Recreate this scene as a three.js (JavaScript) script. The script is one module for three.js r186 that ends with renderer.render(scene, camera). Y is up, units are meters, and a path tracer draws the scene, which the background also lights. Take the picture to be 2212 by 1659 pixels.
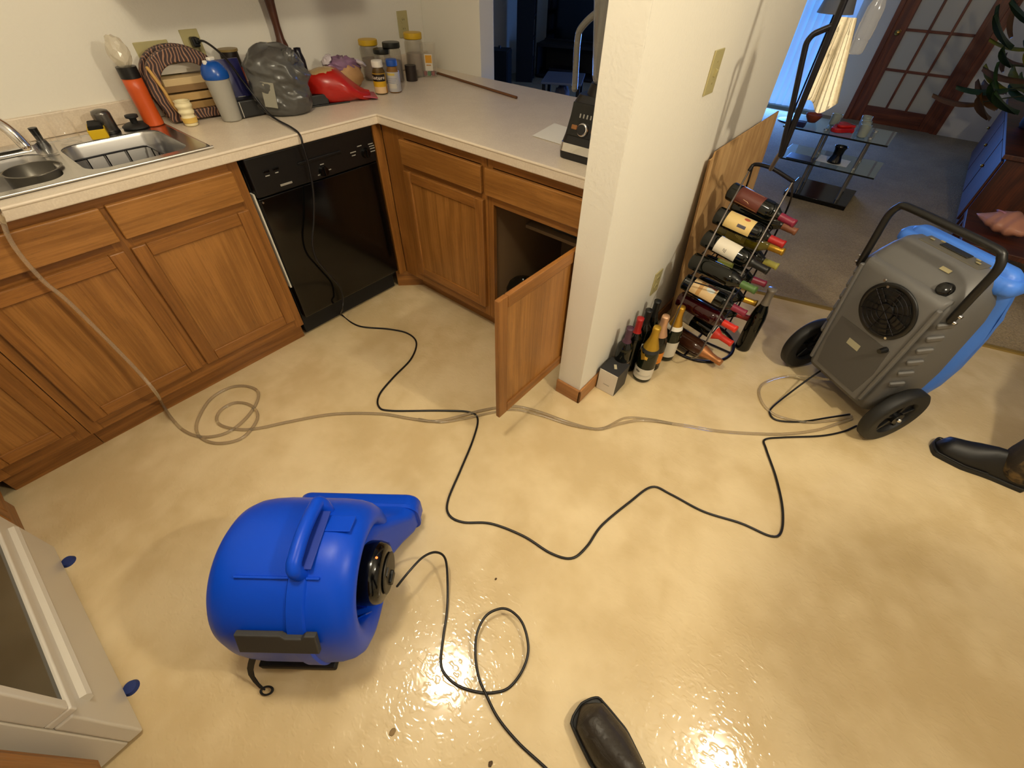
import * as THREE from 'three';
import { RoundedBoxGeometry } from 'three/addons/geometries/RoundedBoxGeometry.js';
import { mergeGeometries, mergeVertices, toCreasedNormals } from 'three/addons/utils/BufferGeometryUtils.js';
import { MarchingCubes } from 'three/addons/objects/MarchingCubes.js';
import { RectAreaLightUniformsLib } from 'three/addons/lights/RectAreaLightUniformsLib.js';

// ---------------------------------------------------------------- camera, exposure, lights
const scene = new THREE.Scene();
const camera = new THREE.PerspectiveCamera(83.37, 2212 / 1659, 0.03, 60);
camera.position.set(-1.3096, 1.4599, 1.8591);
camera.rotation.order = 'YXZ';
camera.rotation.set(-0.7987, -0.8952, 0.0238);
scene.add(camera);
const renderer = new THREE.WebGLRenderer({ antialias: true });
renderer.toneMapping = THREE.LinearToneMapping;
renderer.toneMappingExposure = 0.40;
renderer.shadowMap.enabled = true;
RectAreaLightUniformsLib.init();
scene.background = new THREE.Color(0x000000);
const WARM = new THREE.Color().setRGB(1, 0.88, 0.66);
const DUSK = new THREE.Color().setRGB(0.10, 0.30, 1.0);
const CEILING_LAMP = { pos: [-1.05, 2.36, 1.12], power: 12.2, radius: 0.13 };
const PENDANT = { pos: [-0.36, 1.88, 2.72], power: 13, radius: 0.05 };
const WINDOW_POWER = 80;

// ---------------------------------------------------------------- helpers
const PI = Math.PI, V = (x, y, z) => new THREE.Vector3(x, y, z);
function rng(seed) { let s = seed >>> 0; return () => { s = (s + 0x6D2B79F5) | 0; let t = Math.imul(s ^ (s >>> 15), 1 | s); t = (t + Math.imul(t ^ (t >>> 7), 61 | t)) ^ t; return ((t ^ (t >>> 14)) >>> 0) / 4294967296; }; }
const used = {};
function numbered(n) { if (!(n in used)) { used[n] = 0; return n; } used[n]++; return n + '_' + String(used[n]).padStart(3, '0'); }
function tag(o, label, category, group) { o.userData.label = label; o.userData.category = category; if (group) o.userData.group = group; return o; }
function thing(name, label, category, pos = [0, 0, 0], turn = 0, group) {
  const o = new THREE.Group(); o.name = numbered(name); o.position.set(...pos); o.rotation.y = turn; scene.add(o);
  return tag(o, label, category, group);
}
function flat(g) { let h = g.index ? g.toNonIndexed() : g; for (const k of Object.keys(h.attributes)) if (!['position', 'normal', 'uv'].includes(k)) h.deleteAttribute(k); if (!h.attributes.uv) h.setAttribute('uv', new THREE.BufferAttribute(new Float32Array(h.attributes.position.count * 2), 2)); h.morphAttributes = {}; return h; }
function mg(gs) { gs = gs.flat(); if (gs.length === 1) return gs[0]; return mergeGeometries(gs.map(flat), false); }
function part(name, geo, mat, parent, label) {
  const m = new THREE.Mesh(Array.isArray(geo) ? mg(geo) : geo, mat); m.name = name; if (label) m.userData.label = label; parent.add(m); return m;
}
function solo(name, geo, mat, label, category, group) {
  const m = new THREE.Mesh(Array.isArray(geo) ? mg(geo) : geo, mat); m.name = numbered(name); scene.add(m); return tag(m, label, category, group);
}
function struct(name, geo, mat, parent) {
  const m = new THREE.Mesh(Array.isArray(geo) ? mg(geo) : geo, mat); m.name = parent ? name : numbered(name); (parent || scene).add(m); if (!parent) m.userData.kind = 'structure'; return m;
}
function structGroup(name) { const o = new THREE.Group(); o.name = numbered(name); o.userData.kind = 'structure'; scene.add(o); return o; }
// uv in metres from the side each face looks to (swap turns the grain by 90 degrees)
function boxUV(g, swap = false, ox = 0, oy = 0) {
  const h = flat(g), p = h.attributes.position, n = h.attributes.normal, uv = new Float32Array(p.count * 2);
  for (let i = 0; i < p.count; i++) {
    const ax = Math.abs(n.getX(i)), ay = Math.abs(n.getY(i)), az = Math.abs(n.getZ(i)); let u, v;
    if (ax >= ay && ax >= az) { u = p.getZ(i); v = p.getY(i); } else if (ay >= az) { u = p.getX(i); v = p.getZ(i); } else { u = p.getX(i); v = p.getY(i); }
    if (swap) [u, v] = [v, u]; uv[2 * i] = u + ox; uv[2 * i + 1] = v + oy;
  }
  h.setAttribute('uv', new THREE.BufferAttribute(uv, 2)); return h;
}
let uvSeed = rng(77);
function box(w, h, d, [x, y, z] = [0, 0, 0], r = 0.003, swap = false, seg = 1) {
  r = Math.min(r, w / 2.01, h / 2.01, d / 2.01);
  const g = r > 0 ? new RoundedBoxGeometry(w, h, d, seg, r) : new THREE.BoxGeometry(w, h, d);
  g.translate(x, y, z); return boxUV(g, swap, uvSeed() * 3, uvSeed() * 3);
}
// box from its two corners
function cbox(a, b, r = 0.003, swap = false) { return box(Math.abs(b[0] - a[0]), Math.abs(b[1] - a[1]), Math.abs(b[2] - a[2]), [(a[0] + b[0]) / 2, (a[1] + b[1]) / 2, (a[2] + b[2]) / 2], r, swap); }
function cyl(r0, r1, h, seg = 24, [x, y, z] = [0, 0, 0]) { const g = new THREE.CylinderGeometry(r1, r0, h, seg); g.translate(x, y + h / 2, z); return flat(g); }
function lathe(pts, seg = 28) { return flat(new THREE.LatheGeometry(pts.map(p => new THREE.Vector2(p[0], p[1])), seg)); }
function tube(pts, r, seg = 40, rad = 8, closed = false, tension = 0.5) {
  const c = new THREE.CatmullRomCurve3(pts.map(p => V(...p)), closed, 'catmullrom', tension);
  const g = [flat(new THREE.TubeGeometry(c, seg, r, rad, closed))];
  if (!closed) for (const t of [0, 1]) { const s = new THREE.SphereGeometry(r, rad, 4); const p = c.getPoint(t); s.translate(p.x, p.y, p.z); g.push(flat(s)); }
  return mg(g);
}
function rod(a, b, r, seg = 10) {
  const A = V(...a), B = V(...b), d = B.clone().sub(A), L = d.length(), g = new THREE.CylinderGeometry(r, r, L, seg);
  g.applyQuaternion(new THREE.Quaternion().setFromUnitVectors(V(0, 1, 0), d.normalize())); const m = A.add(B).multiplyScalar(.5); g.translate(m.x, m.y, m.z); return flat(g);
}
function xf(g, { t = [0, 0, 0], r = [0, 0, 0], s = [1, 1, 1] } = {}) {
  const m = new THREE.Matrix4().compose(V(...t), new THREE.Quaternion().setFromEuler(new THREE.Euler(...r)), V(...s)); g.applyMatrix4(m); return g;
}
// a flat outline (pairs) pushed to a thickness; laid in the x-z plane when flatY
function slab(pts, h, y0 = 0, holes = [], bevel = 0) {
  const s = new THREE.Shape(pts.map(p => new THREE.Vector2(p[0], -p[1])));
  for (const q of holes) s.holes.push(new THREE.Path(q.map(p => new THREE.Vector2(p[0], -p[1]))));
  const g = new THREE.ExtrudeGeometry(s, { depth: h - 2 * bevel, bevelEnabled: bevel > 0, bevelThickness: bevel, bevelSize: bevel, bevelOffset: -bevel, bevelSegments: 3, curveSegments: 12 });
  g.rotateX(-PI / 2); g.translate(0, y0 + bevel, 0); return boxUV(g);
}
function extr(pts, d, bevel = 0, curved = false) {
  const v = pts.map(p => new THREE.Vector2(p[0], p[1])); const s = new THREE.Shape(curved ? new THREE.SplineCurve([...v, v[0]]).getPoints(pts.length * 6) : v);
  const g = new THREE.ExtrudeGeometry(s, { depth: d - 2 * bevel, bevelEnabled: bevel > 0, bevelThickness: bevel, bevelSize: bevel, bevelOffset: -bevel, bevelSegments: 2 });
  g.translate(0, 0, -d / 2 + bevel); return boxUV(g);
}
function rrect(x0, z0, x1, z1, r, n = 6) {
  const o = [], c = [[x1 - r, z1 - r, 0], [x0 + r, z1 - r, 1], [x0 + r, z0 + r, 2], [x1 - r, z0 + r, 3]];
  for (const [cx, cz, q] of c) for (let i = 0; i <= n; i++) { const a = (q + i / n) * PI / 2; o.push([cx + r * Math.cos(a), cz + r * Math.sin(a)]); } return o;
}
// rings of points joined to a closed skin
function loft(rings, cap = true, smooth = true) {
  const n = rings[0].length, pos = [], idx = [];
  rings.forEach(r => r.forEach(p => pos.push(...p)));
  for (let i = 0; i < rings.length - 1; i++) for (let j = 0; j < n; j++) { const a = i * n + j, b = i * n + (j + 1) % n, c = a + n, d = b + n; idx.push(a, b, c, b, d, c); }
  if (cap) for (const [k, flip] of [[0, true], [rings.length - 1, false]]) {
    const c = rings[k].reduce((s, p) => [s[0] + p[0] / n, s[1] + p[1] / n, s[2] + p[2] / n], [0, 0, 0]); const ci = pos.length / 3; pos.push(...c);
    for (let j = 0; j < n; j++) { const a = k * n + j, b = k * n + (j + 1) % n; flip ? idx.push(b, a, ci) : idx.push(a, b, ci); }
  }
  const g = new THREE.BufferGeometry(); g.setAttribute('position', new THREE.Float32BufferAttribute(pos, 3)); g.setIndex(idx); g.computeVertexNormals();
  return boxUV(smooth ? toCreasedNormals(g, 0.9) : g);
}
// ---------------------------------------------------------------- textures
function hash(i, j, s) { let h = (i * 374761393 + j * 668265263 + s * 1274126177) | 0; h = Math.imul(h ^ (h >>> 13), 1274126177); return ((h ^ (h >>> 16)) >>> 0) / 4294967296; }
function vn(x, y, px, py, s) {
  const i = Math.floor(x), j = Math.floor(y), fx = x - i, fy = y - j, u = fx * fx * (3 - 2 * fx), v = fy * fy * (3 - 2 * fy), m = (a, b) => ((a % b) + b) % b;
  const a = hash(m(i, px), m(j, py), s), b = hash(m(i + 1, px), m(j, py), s), c = hash(m(i, px), m(j + 1, py), s), d = hash(m(i + 1, px), m(j + 1, py), s);
  return a + (b - a) * u + (c - a) * v + (a - b - c + d) * u * v;
}
function fbm(u, v, px, py, s, oct = 4, gain = 0.5) { let t = 0, a = 1, n = 0; for (let o = 0; o < oct; o++) { t += a * vn(u * px, v * py, px, py, s + o * 17); n += a; a *= gain; px *= 2; py *= 2; } return t / n; }
function tex(w, h, fn, rep = [1, 1], srgb = true) {
  const d = new Uint8Array(w * h * 4);
  for (let j = 0; j < h; j++) for (let i = 0; i < w; i++) { const c = fn((i + .5) / w, (j + .5) / h), k = 4 * (j * w + i); for (let q = 0; q < 3; q++) d[k + q] = Math.max(0, Math.min(255, c[q] === undefined ? c[0] : c[q])); d[k + 3] = 255; }
  const t = new THREE.DataTexture(d, w, h, THREE.RGBAFormat); t.wrapS = t.wrapT = THREE.RepeatWrapping; t.magFilter = THREE.LinearFilter; t.minFilter = THREE.LinearMipmapLinearFilter; t.generateMipmaps = true; t.repeat.set(...rep); if (srgb) t.colorSpace = THREE.SRGBColorSpace; t.needsUpdate = true; return t;
}
function canvasTex(w, h, draw) { const c = document.createElement('canvas'); c.width = w; c.height = h; const g = c.getContext('2d'); draw(g, w, h); const t = new THREE.CanvasTexture(c); t.colorSpace = THREE.SRGBColorSpace; return t; }
const mix = (a, b, t) => a + (b - a) * t, sm = (a, b, x) => { const t = Math.max(0, Math.min(1, (x - a) / (b - a))); return t * t * (3 - 2 * t); };
const mixc = (a, b, t) => [mix(a[0], b[0], t), mix(a[1], b[1], t), mix(a[2], b[2], t)];
function mat(color, rough = 0.6, o = {}) { const P = ['clearcoat', 'transmission', 'sheen', 'ior', 'specularIntensity'].some(k => k in o); const m = new (P ? THREE.MeshPhysicalMaterial : THREE.MeshStandardMaterial)({ color, roughness: rough, ...o }); return m; }
// ---------------------------------------------------------------- materials
const vinylMap = tex(1024, 1024, (u, v) => {
  const w = fbm(u, v, 4, 4, 3, 4) - .5, a = fbm(u + w * .16, v - w * .2, 5, 7, 11, 5), b = fbm(u - w * .1, v + w * .12, 22, 16, 29, 3), c = fbm(u, v, 3, 3, 91, 2);
  const t = sm(.3, .72, a * .6 + b * .22 + c * .18); return mixc([204, 180, 136], [224, 203, 162], t);
}, [1 / 1.3, 1 / 1.3]);
const vinylBump = tex(1024, 1024, (u, v) => {
  const w = fbm(u, v, 14, 14, 5, 3) - .5, a = fbm(u + w * .03, v + w * .03, 90, 60, 41, 2), b = fbm(u + w * .05, v - w * .04, 34, 26, 57, 3);
  const r = sm(.52, .8, a) * .65 + sm(.45, .75, b) * .35; return [r * 255];
}, [1 / 0.9, 1 / 0.9], false);
const M = {};
M.vinyl = mat(0xffffff, 0.11, { map: vinylMap, bumpMap: vinylBump, bumpScale: 0.00045 });
M.carpet = mat(0xffffff, 1, { map: tex(512, 512, (u, v) => { const t = fbm(u, v, 120, 120, 8, 2) * .6 + fbm(u, v, 5, 5, 4, 3) * .4; return mixc([126, 108, 78], [182, 162, 124], t); }, [1 / .7, 1 / .7]), bumpMap: tex(512, 512, (u, v) => [255 * fbm(u, v, 128, 128, 6, 2)], [1 / .7, 1 / .7], false), bumpScale: .006 });
const paintBump = tex(512, 512, (u, v) => [255 * fbm(u, v, 70, 70, 15, 3)], [1 / .5, 1 / .5], false);
M.paint = mat(new THREE.Color().setRGB(.80, .765, .67), 0.75, { bumpMap: paintBump, bumpScale: .0006 });
M.ceiling = mat(new THREE.Color().setRGB(.78, .76, .70), 0.9, { bumpMap: paintBump, bumpScale: .002 });
M.livingPaint = mat(new THREE.Color().setRGB(.66, .62, .52), 0.85, { bumpMap: paintBump, bumpScale: .0006 });
function woodTex(seed, dark, light, fine) {
  return tex(512, 1024, (u, v) => {
    const w = fbm(u, v, 3, 2, seed, 3) - .5, cath = Math.sin((u + w * .35) * 2 * PI * 5 + w * 9) * .5 + .5, g = fbm(u + w * .04, v, 110, 5, seed + 9, 3), h = fbm(u, v, 220, 16, seed + 31, 2), b = fbm(u, v, 5, 2, seed + 63, 3);
    const t = cath * .20 + g * .44 + h * .20 + b * .26; const c = mixc(dark, light, sm(.3, .8, t)); return h > .72 ? c.map(x => x * fine) : c;
  }, [1 / .55, 1 / 1.1]);
}
const oakMap = woodTex(5, [134, 88, 38], [166, 114, 56], .9);
M.oak = mat(0xffffff, 0.36, { map: oakMap, bumpMap: tex(256, 512, (u, v) => [255 * fbm(u, v, 100, 8, 14, 2)], [1 / .4, 1 / .8], false), bumpScale: .0004 });
const oakMap2 = woodTex(45, [126, 80, 32], [156, 103, 47], .9);
M.oakFrame = mat(0xffffff, 0.4, { map: oakMap2, bumpMap: M.oak.bumpMap, bumpScale: .0004 });
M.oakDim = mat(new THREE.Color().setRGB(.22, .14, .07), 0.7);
M.baseboard = mat(0xffffff, .45, { map: woodTex(85, [142, 92, 48], [176, 124, 72], .9) });
const lamMap = tex(512, 512, (u, v) => { const a = fbm(u, v, 150, 150, 21, 2), b = fbm(u, v, 8, 8, 23, 3); const t = a * .6 + b * .4; return mixc([216, 201, 180], [226, 212, 191], sm(.3, .7, t)); }, [1 / .5, 1 / .5]);
M.laminate = mat(0xffffff, 0.3, { map: lamMap });
M.steel = mat(new THREE.Color().setRGB(.62, .61, .59), 0.26, { metalness: 1 });
M.chrome = mat(new THREE.Color().setRGB(.75, .74, .72), 0.12, { metalness: 1 });
M.blackGloss = mat(0x060606, 0.12, {});
M.blackPlastic = mat(0x0c0c0d, 0.38);
M.blackMatte = mat(0x0b0b0b, 0.75);
M.blackMetal = mat(0x17151a, 0.38, { metalness: .6 });
M.rackWire = mat(0x6b6561, 0.35, { metalness: .7 });
M.greyTube = mat(0x8d8a84, 0.35, { metalness: .8 });
M.cord = mat(0x0d0b0d, 0.42);
M.clearHose = mat(0xe9ddc4, 0.12, { transmission: .82, ior: 1.42, thickness: .004 });
M.glass = mat(0xffffff, 0.02, { transmission: 1, ior: 1.5, thickness: 0 });
M.clearPlastic = mat(0xf4f2ec, 0.14, { transmission: .9, ior: 1.45, thickness: 0, side: THREE.DoubleSide });
M.white = mat(0xe7e2d6, .45); M.enamel = mat(0xd9d2c4, .28);
M.gold = mat(0xc79a38, .36, { metalness: .75 }); M.copper = mat(0xb37a4c, .4, { metalness: .65 }); M.pinkFoil = mat(0xcba17f, .4, { metalness: .55 });
M.foilRed = mat(0xa01c1c, .4); M.foilBright = mat(0xd0301f, .42); M.foilMagenta = mat(0x7c1f38, .4); M.foilPurple = mat(0x46283c, .42); M.foilBlack = mat(0x121212, .4); M.foilGreen = mat(0x4c6a35, .42); M.foilYellow = mat(0xa7a04c, .4); M.foilBrown = mat(0x7d4c34, .42);
M.bottle = mat(0x080b07, .06, { specularIntensity: 1 }); M.bottleGreen = mat(0x10180a, .06, { specularIntensity: 1 }); M.bottleRed = mat(0x2b0508, .07, { specularIntensity: 1 }); M.bottleOlive = mat(0x5a5010, .08, { specularIntensity: 1 }); M.bottleRose = mat(0x3a2013, .08, { specularIntensity: 1 });
M.plateIvory = mat(0xb5aa78, .4);
M.blueBlower = mat(new THREE.Color().setRGB(.003, .062, .60), .36, { specularIntensity: .45 });
M.greyHousing = mat(new THREE.Color().setRGB(.115, .112, .108), .5);
M.blueShell = mat(new THREE.Color().setRGB(.055, .20, .74), .45);
M.rubber = mat(0x131313, .6);
M.padGrey = mat(0x33322f, .7);
M.paper = mat(0xf0ece0, .7);
M.towel = mat(0xf1e7cf, .9, { bumpMap: paintBump, bumpScale: .002, side: THREE.DoubleSide });
M.cardboard = mat(0xffffff, .85, { map: tex(512, 512, (u, v) => { const s = fbm(u, v, 90, 3, 71, 2), b = fbm(u, v, 7, 7, 73, 4); return mixc([184, 142, 90], [212, 172, 116], sm(.25, .75, s * .45 + b * .55)); }, [1 / .6, 1 / .6]) });
M.darkWood = mat(0xffffff, .45, { map: woodTex(131, [54, 22, 10], [92, 42, 18], .8) });
M.doorWood = mat(0xffffff, .4, { map: woodTex(151, [94, 40, 16], [136, 66, 28], .85) });
M.brass = mat(0xb5904a, .25, { metalness: .9 });
// ---------------------------------------------------------------- the setting
const stripX = z => 1.37 + (z - 1.63) * 0.2676;
struct('floor', slab([[-2.6, -.75], [.80, -.75], [.80, 1.2], [stripX(1.2), 1.2], [stripX(5.1), 5.1], [-2.6, 5.1]], .1, -.1), M.vinyl);
struct('floor', slab([[.80, -3.5], [6.1, -3.5], [6.1, 5.1], [stripX(5.1), 5.1], [stripX(1.2), 1.2], [.80, 1.2]], .108, -.1), M.carpet);
{ const s = []; const a = [stripX(1.2), 1.2], b = [stripX(5.1), 5.1], L = Math.hypot(b[0] - a[0], b[1] - a[1]);
  const g = extr([[-.014, 0], [-.010, .008], [.004, .012], [.014, .009], [.014, 0]], L); xf(g, { t: [(a[0] + b[0]) / 2, 0, (a[1] + b[1]) / 2], r: [0, Math.atan2(b[0] - a[0], b[1] - a[1]), 0] }); struct('trim_1', g, mat(0x9b8042, .4, { metalness: .5 })); }
struct('ceiling', cbox([-2.6, 2.44, -3.5], [6.1, 2.54, 5.1], 0), M.ceiling);
struct('wall_back', cbox([-2.6, 0, -.75], [1.0, 2.44, -.635], 0), M.paint);
struct('wall_return', cbox([.885, 0, -.635], [1.0, 2.44, -.18], .004), M.paint);
struct('wall_half', cbox([.765, 0, -.18], [.87, .874, 1.152], 0), M.paint);
struct('wall_stub', cbox([-.09, 0, 1.152], [1.368, 2.44, 1.267], .0015), M.paint);
struct('wall_left', cbox([-2.6, 0, -.635], [-2.47, 2.44, 5.1], 0), M.paint);
struct('wall_front', cbox([-2.47, 0, 5.0], [6.1, 2.44, 5.1], 0), M.paint);
struct('wall_north', cbox([1.0, 0, -3.5], [6.1, 2.44, -3.38], 0), M.livingPaint);
struct('wall_partition', cbox([1.0, 0, -3.38], [1.1, 2.44, -.635], 0), M.livingPaint);
// far wall with the opening of the sliding door
struct('wall_far', [cbox([5.96, 0, -3.38], [6.1, 2.44, -.35], 0), cbox([5.96, 2.06, -.35], [6.1, 2.44, .80], 0), cbox([5.96, 0, .80], [6.1, 2.44, 1.19], 0), cbox([5.96, 2.06, 1.19], [6.1, 2.44, 2.05], 0), cbox([5.96, 0, 2.05], [6.1, 2.44, 5.0], 0), cbox([6.1, 0, 1.1], [6.2, 2.44, 2.15], 0)], M.livingPaint);
{ const d = structGroup('window_1');
  struct('window_frame', [cbox([6.0, 0, -.35], [6.07, .07, .8]), cbox([6.0, 1.99, -.35], [6.07, 2.06, .8]), cbox([6.0, .07, -.35], [6.07, 1.99, -.29]), cbox([6.0, .07, .74], [6.07, 1.99, .8]), cbox([6.0, .07, .20], [6.07, 1.99, .28])], M.white, d);
  struct('pane', cbox([6.03, .07, -.29], [6.036, 1.99, .20], 0), M.glass, d); struct('pane', cbox([6.03, .07, .28], [6.036, 1.99, .74], 0), M.glass, d); }
// baseboards of the wall end (oak, with a bevelled top)
struct('baseboard_stub', [cbox([-.102, 0, 1.150], [-.090, .074, 1.279], .004, true), cbox([-.102, 0, 1.267], [1.37, .074, 1.279], .004, true)], M.baseboard);
struct('baseboard_half', cbox([.87, .008, -.18], [.88, .08, 1.152], .003, true), M.baseboard);

// vertical blinds in front of the sliding door, each slat its own piece
{
  const t = thing('vertical_blinds', 'blue glowing vertical blinds hanging before the sliding door at dusk', 'blinds', [5.88, 0, 0]);
  part('head_rail', cbox([-.03, 2.06, -.40], [.03, 2.1, .84]), M.white, t);
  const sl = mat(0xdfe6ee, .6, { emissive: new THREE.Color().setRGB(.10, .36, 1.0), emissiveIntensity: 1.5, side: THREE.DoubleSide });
  const prof = []; for (let i = 0; i <= 6; i++) { const u = i / 6 * 2 - 1; prof.push([u * .044, .008 * (1 - u * u)]); } for (let i = 6; i >= 0; i--) { const u = i / 6 * 2 - 1; prof.push([u * .044, .008 * (1 - u * u) - .0015]); }
  const sh = new THREE.Shape(prof.map(p => new THREE.Vector2(p[0], p[1]))); const g = new THREE.ExtrudeGeometry(sh, { depth: 2.0, bevelEnabled: false }); g.rotateX(-PI / 2); const gg = boxUV(g);
  for (let k = 0; k < 16; k++) { const m = part('slat', gg, sl, t); m.position.set(0, .05, -.36 + k * .076); m.rotation.y = PI / 2 + .55; }
}
{ const l = new THREE.RectAreaLight(DUSK, WINDOW_POWER, 1.15, .6); l.position.set(5.80, .34, .22); l.lookAt(0, .34, .22); scene.add(l); }

// switch plates and outlets
function plate(name, label, w, h, pos, rotY, draw) {
  const t = thing(name, label, name.includes('switch') ? 'light switch' : 'outlet', pos, rotY);
  part('cover_plate', box(w, h, .006, [0, 0, .003], .0025), M.plateIvory, t);
  draw(t); return t;
}
const slotM = mat(0x2d2818, .6);
function toggles(t, xs) { for (const x of xs) part('toggle', xf(box(.009, .022, .012, [0, 0, 0], .002), { t: [x, 0, .008], r: [.35, 0, 0] }), M.plateIvory, t); for (const x of xs) for (const y of [-.03, .03]) part('screw', xf(cyl(.003, .003, .002, 8), { t: [x, y, .0055], r: [PI / 2, 0, 0] }), mat(0x9c926a, .4), t); }
function sockets(t) { for (const y of [-.02, .02]) { part('socket', xf(cyl(.0165, .016, .004, 20), { t: [0, y, .004], r: [PI / 2, 0, 0] }), M.plateIvory, t); part('slot', [box(.002, .008, .001, [-.006, y + .002, .0084], 0), box(.002, .007, .001, [.006, y + .002, .0084], 0)], slotM, t); } }
plate('light_switch', 'wide ivory double switch plate on the wall behind the sink', .125, .118, [-.555, 1.10, -.635], 0, t => toggles(t, [-.025, .025]));
plate('outlet', 'ivory wall outlet with a black plug, behind the brown basket', .072, .118, [-.40, 1.125, -.635], 0, sockets);
plate('outlet_plate', 'ivory outlet plate in the corner behind the yellow-lidded jar', .072, .118, [.735, 1.12, -.635], 0, sockets);
plate('light_switch_plate', 'ivory switch plate on the bright side of the wall above the cardboard', .078, .124, [.452, 1.168, 1.267], 0, t => toggles(t, [0]));
plate('outlet_low', 'ivory outlet low on the wall above the standing wine bottles', .072, .118, [.50, .345, 1.267], 0, sockets);

// ---------------------------------------------------------------- lamps
{
  const { pos, power, radius } = CEILING_LAMP;
  const t = thing('ceiling_lamp', 'round white glass ceiling lamp over the middle of the kitchen', 'lamp', pos);
  part('mount', cyl(.11, .09, .03, 32, [0, .05, 0]), M.brass, t);
  part('shade', xf(flat(new THREE.SphereGeometry(.15, 32, 20)), { s: [1, .42, 1] }), mat(0xffffff, .5, { emissive: WARM, emissiveIntensity: 20 }), t);
  const l = new THREE.PointLight(WARM, power, 0, 2); l.shadow.radius = radius / .02; l.position.set(0, -.075, 0); t.add(l);
}
{
  const { pos, power, radius } = PENDANT;
  const t = thing('pendant_lamp', 'glass globe pendant lamp with a brass dish over the dining floor', 'lamp', pos);
  part('rod', cyl(.006, .006, .50, 10, [0, .055, 0]), M.brass, t);
  part('canopy', cyl(.03, .06, .02, 24, [0, .54, 0]), M.brass, t);
  part('globe', flat(new THREE.SphereGeometry(.055, 32, 20)), mat(0xffffff, .5, { emissive: WARM, emissiveIntensity: 20 }), t);
  part('stem', cyl(.006, .006, .35, 10, [0, -.40, 0]), M.brass, t);
  part('dish', lathe([[0, -.43], [.05, -.428], [.126, -.405], [.13, -.40], [.05, -.415], [0, -.417]], 32), M.brass, t);
  const l = new THREE.PointLight(WARM, power, 0, 2); l.shadow.radius = radius / .02; l.position.set(0, -.005, 0); t.add(l);
}
// ---------------------------------------------------------------- kitchen cabinets
const H = .914, CT = .04, FACE = .876;
// one recessed-panel door or slab front, lying in the local x-y plane, front towards +z
function doorMesh(name, w, h, parent, pos, rotY = 0) {
  const f = .047, d = .019, o = new THREE.Group();
  const m = part(name, [box(f, h, d, [-w / 2 + f / 2, 0, d / 2], .004), box(f, h, d, [w / 2 - f / 2, 0, d / 2], .004), box(w - 2 * f, f, d, [0, h / 2 - f / 2, d / 2], .004, true), box(w - 2 * f, f, d, [0, -h / 2 + f / 2, d / 2], .004, true)], M.oakFrame, parent);
  m.position.set(...pos); m.rotation.y = rotY;
  const p = part('panel', box(w - 2 * f + .006, h - 2 * f + .006, .008, [0, 0, .008], 0), M.oak, m); return m;
}
function drawerMesh(w, h, parent, pos, rotY = 0) { const m = part('drawer_front', box(w, h, .019, [0, 0, .0095], .005, true), M.oak, parent); m.position.set(...pos); m.rotation.y = rotY; return m; }
// sink run: x from left to right, face at z = -.03
function runCabinet(label, x0, x1, doors, drawers) {
  const t = thing('base_cabinet', label, 'cabinet', [(x0 + x1) / 2, 0, -.03]); const w = x1 - x0, L = x0 - (x0 + x1) / 2;
  part('carcass', [cbox([L, .10, -.59], [L + .016, FACE, -.019], 0), cbox([-L - .016, .10, -.59], [-L, FACE, -.019], 0), cbox([L + .016, .10, -.59], [-L - .016, .118, -.019], 0), cbox([L + .016, .118, -.59], [-L - .016, FACE, -.575], 0)], M.oakFrame, t);
  const st = [], r = (a, b, s) => st.push(cbox(a, b, .001, s));
  r([L, .10, -.019], [L + .04, FACE, 0]); r([-L - .04, .10, -.019], [-L, FACE, 0]); r([L + .04, .836, -.019], [-L - .04, FACE, 0], true); r([L + .04, .692, -.019], [-L - .04, .74, 0], true); r([L + .04, .10, -.019], [-L - .04, .165, 0], true);
  if (doors.length > 1) { const xm = (doors[0][1] + doors[1][0]) / 2 - (x0 + x1) / 2; st.push(cbox([xm - .03, .1655, -.0185], [xm + .03, .8355, .0005], .0004)); }
  part('face_frame', st, M.oakFrame, t);
  part('toe_board', cbox([L, 0, -.066], [-L, .10, -.05], .001, true), M.oakFrame, t);
  const c = (x0 + x1) / 2;
  for (const [a, b] of doors) doorMesh('door', b - a, .545, t, [(a + b) / 2 - c, .428, 0]);
  for (const [a, b] of drawers) drawerMesh(b - a, .115, t, [(a + b) / 2 - c, .788, 0]);
  return t;
}
runCabinet('oak sink base cabinet with two doors, left of the black dishwasher', -1.545, -.635, [[-1.512, -1.106], [-1.086, -.668]], [[-1.512, -1.098], [-1.082, -.67]]);
runCabinet('narrow oak base cabinet in the corner left of the sink cabinet', -1.83, -1.547, [[-1.81, -1.567]], [[-1.81, -1.567]]);
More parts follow.
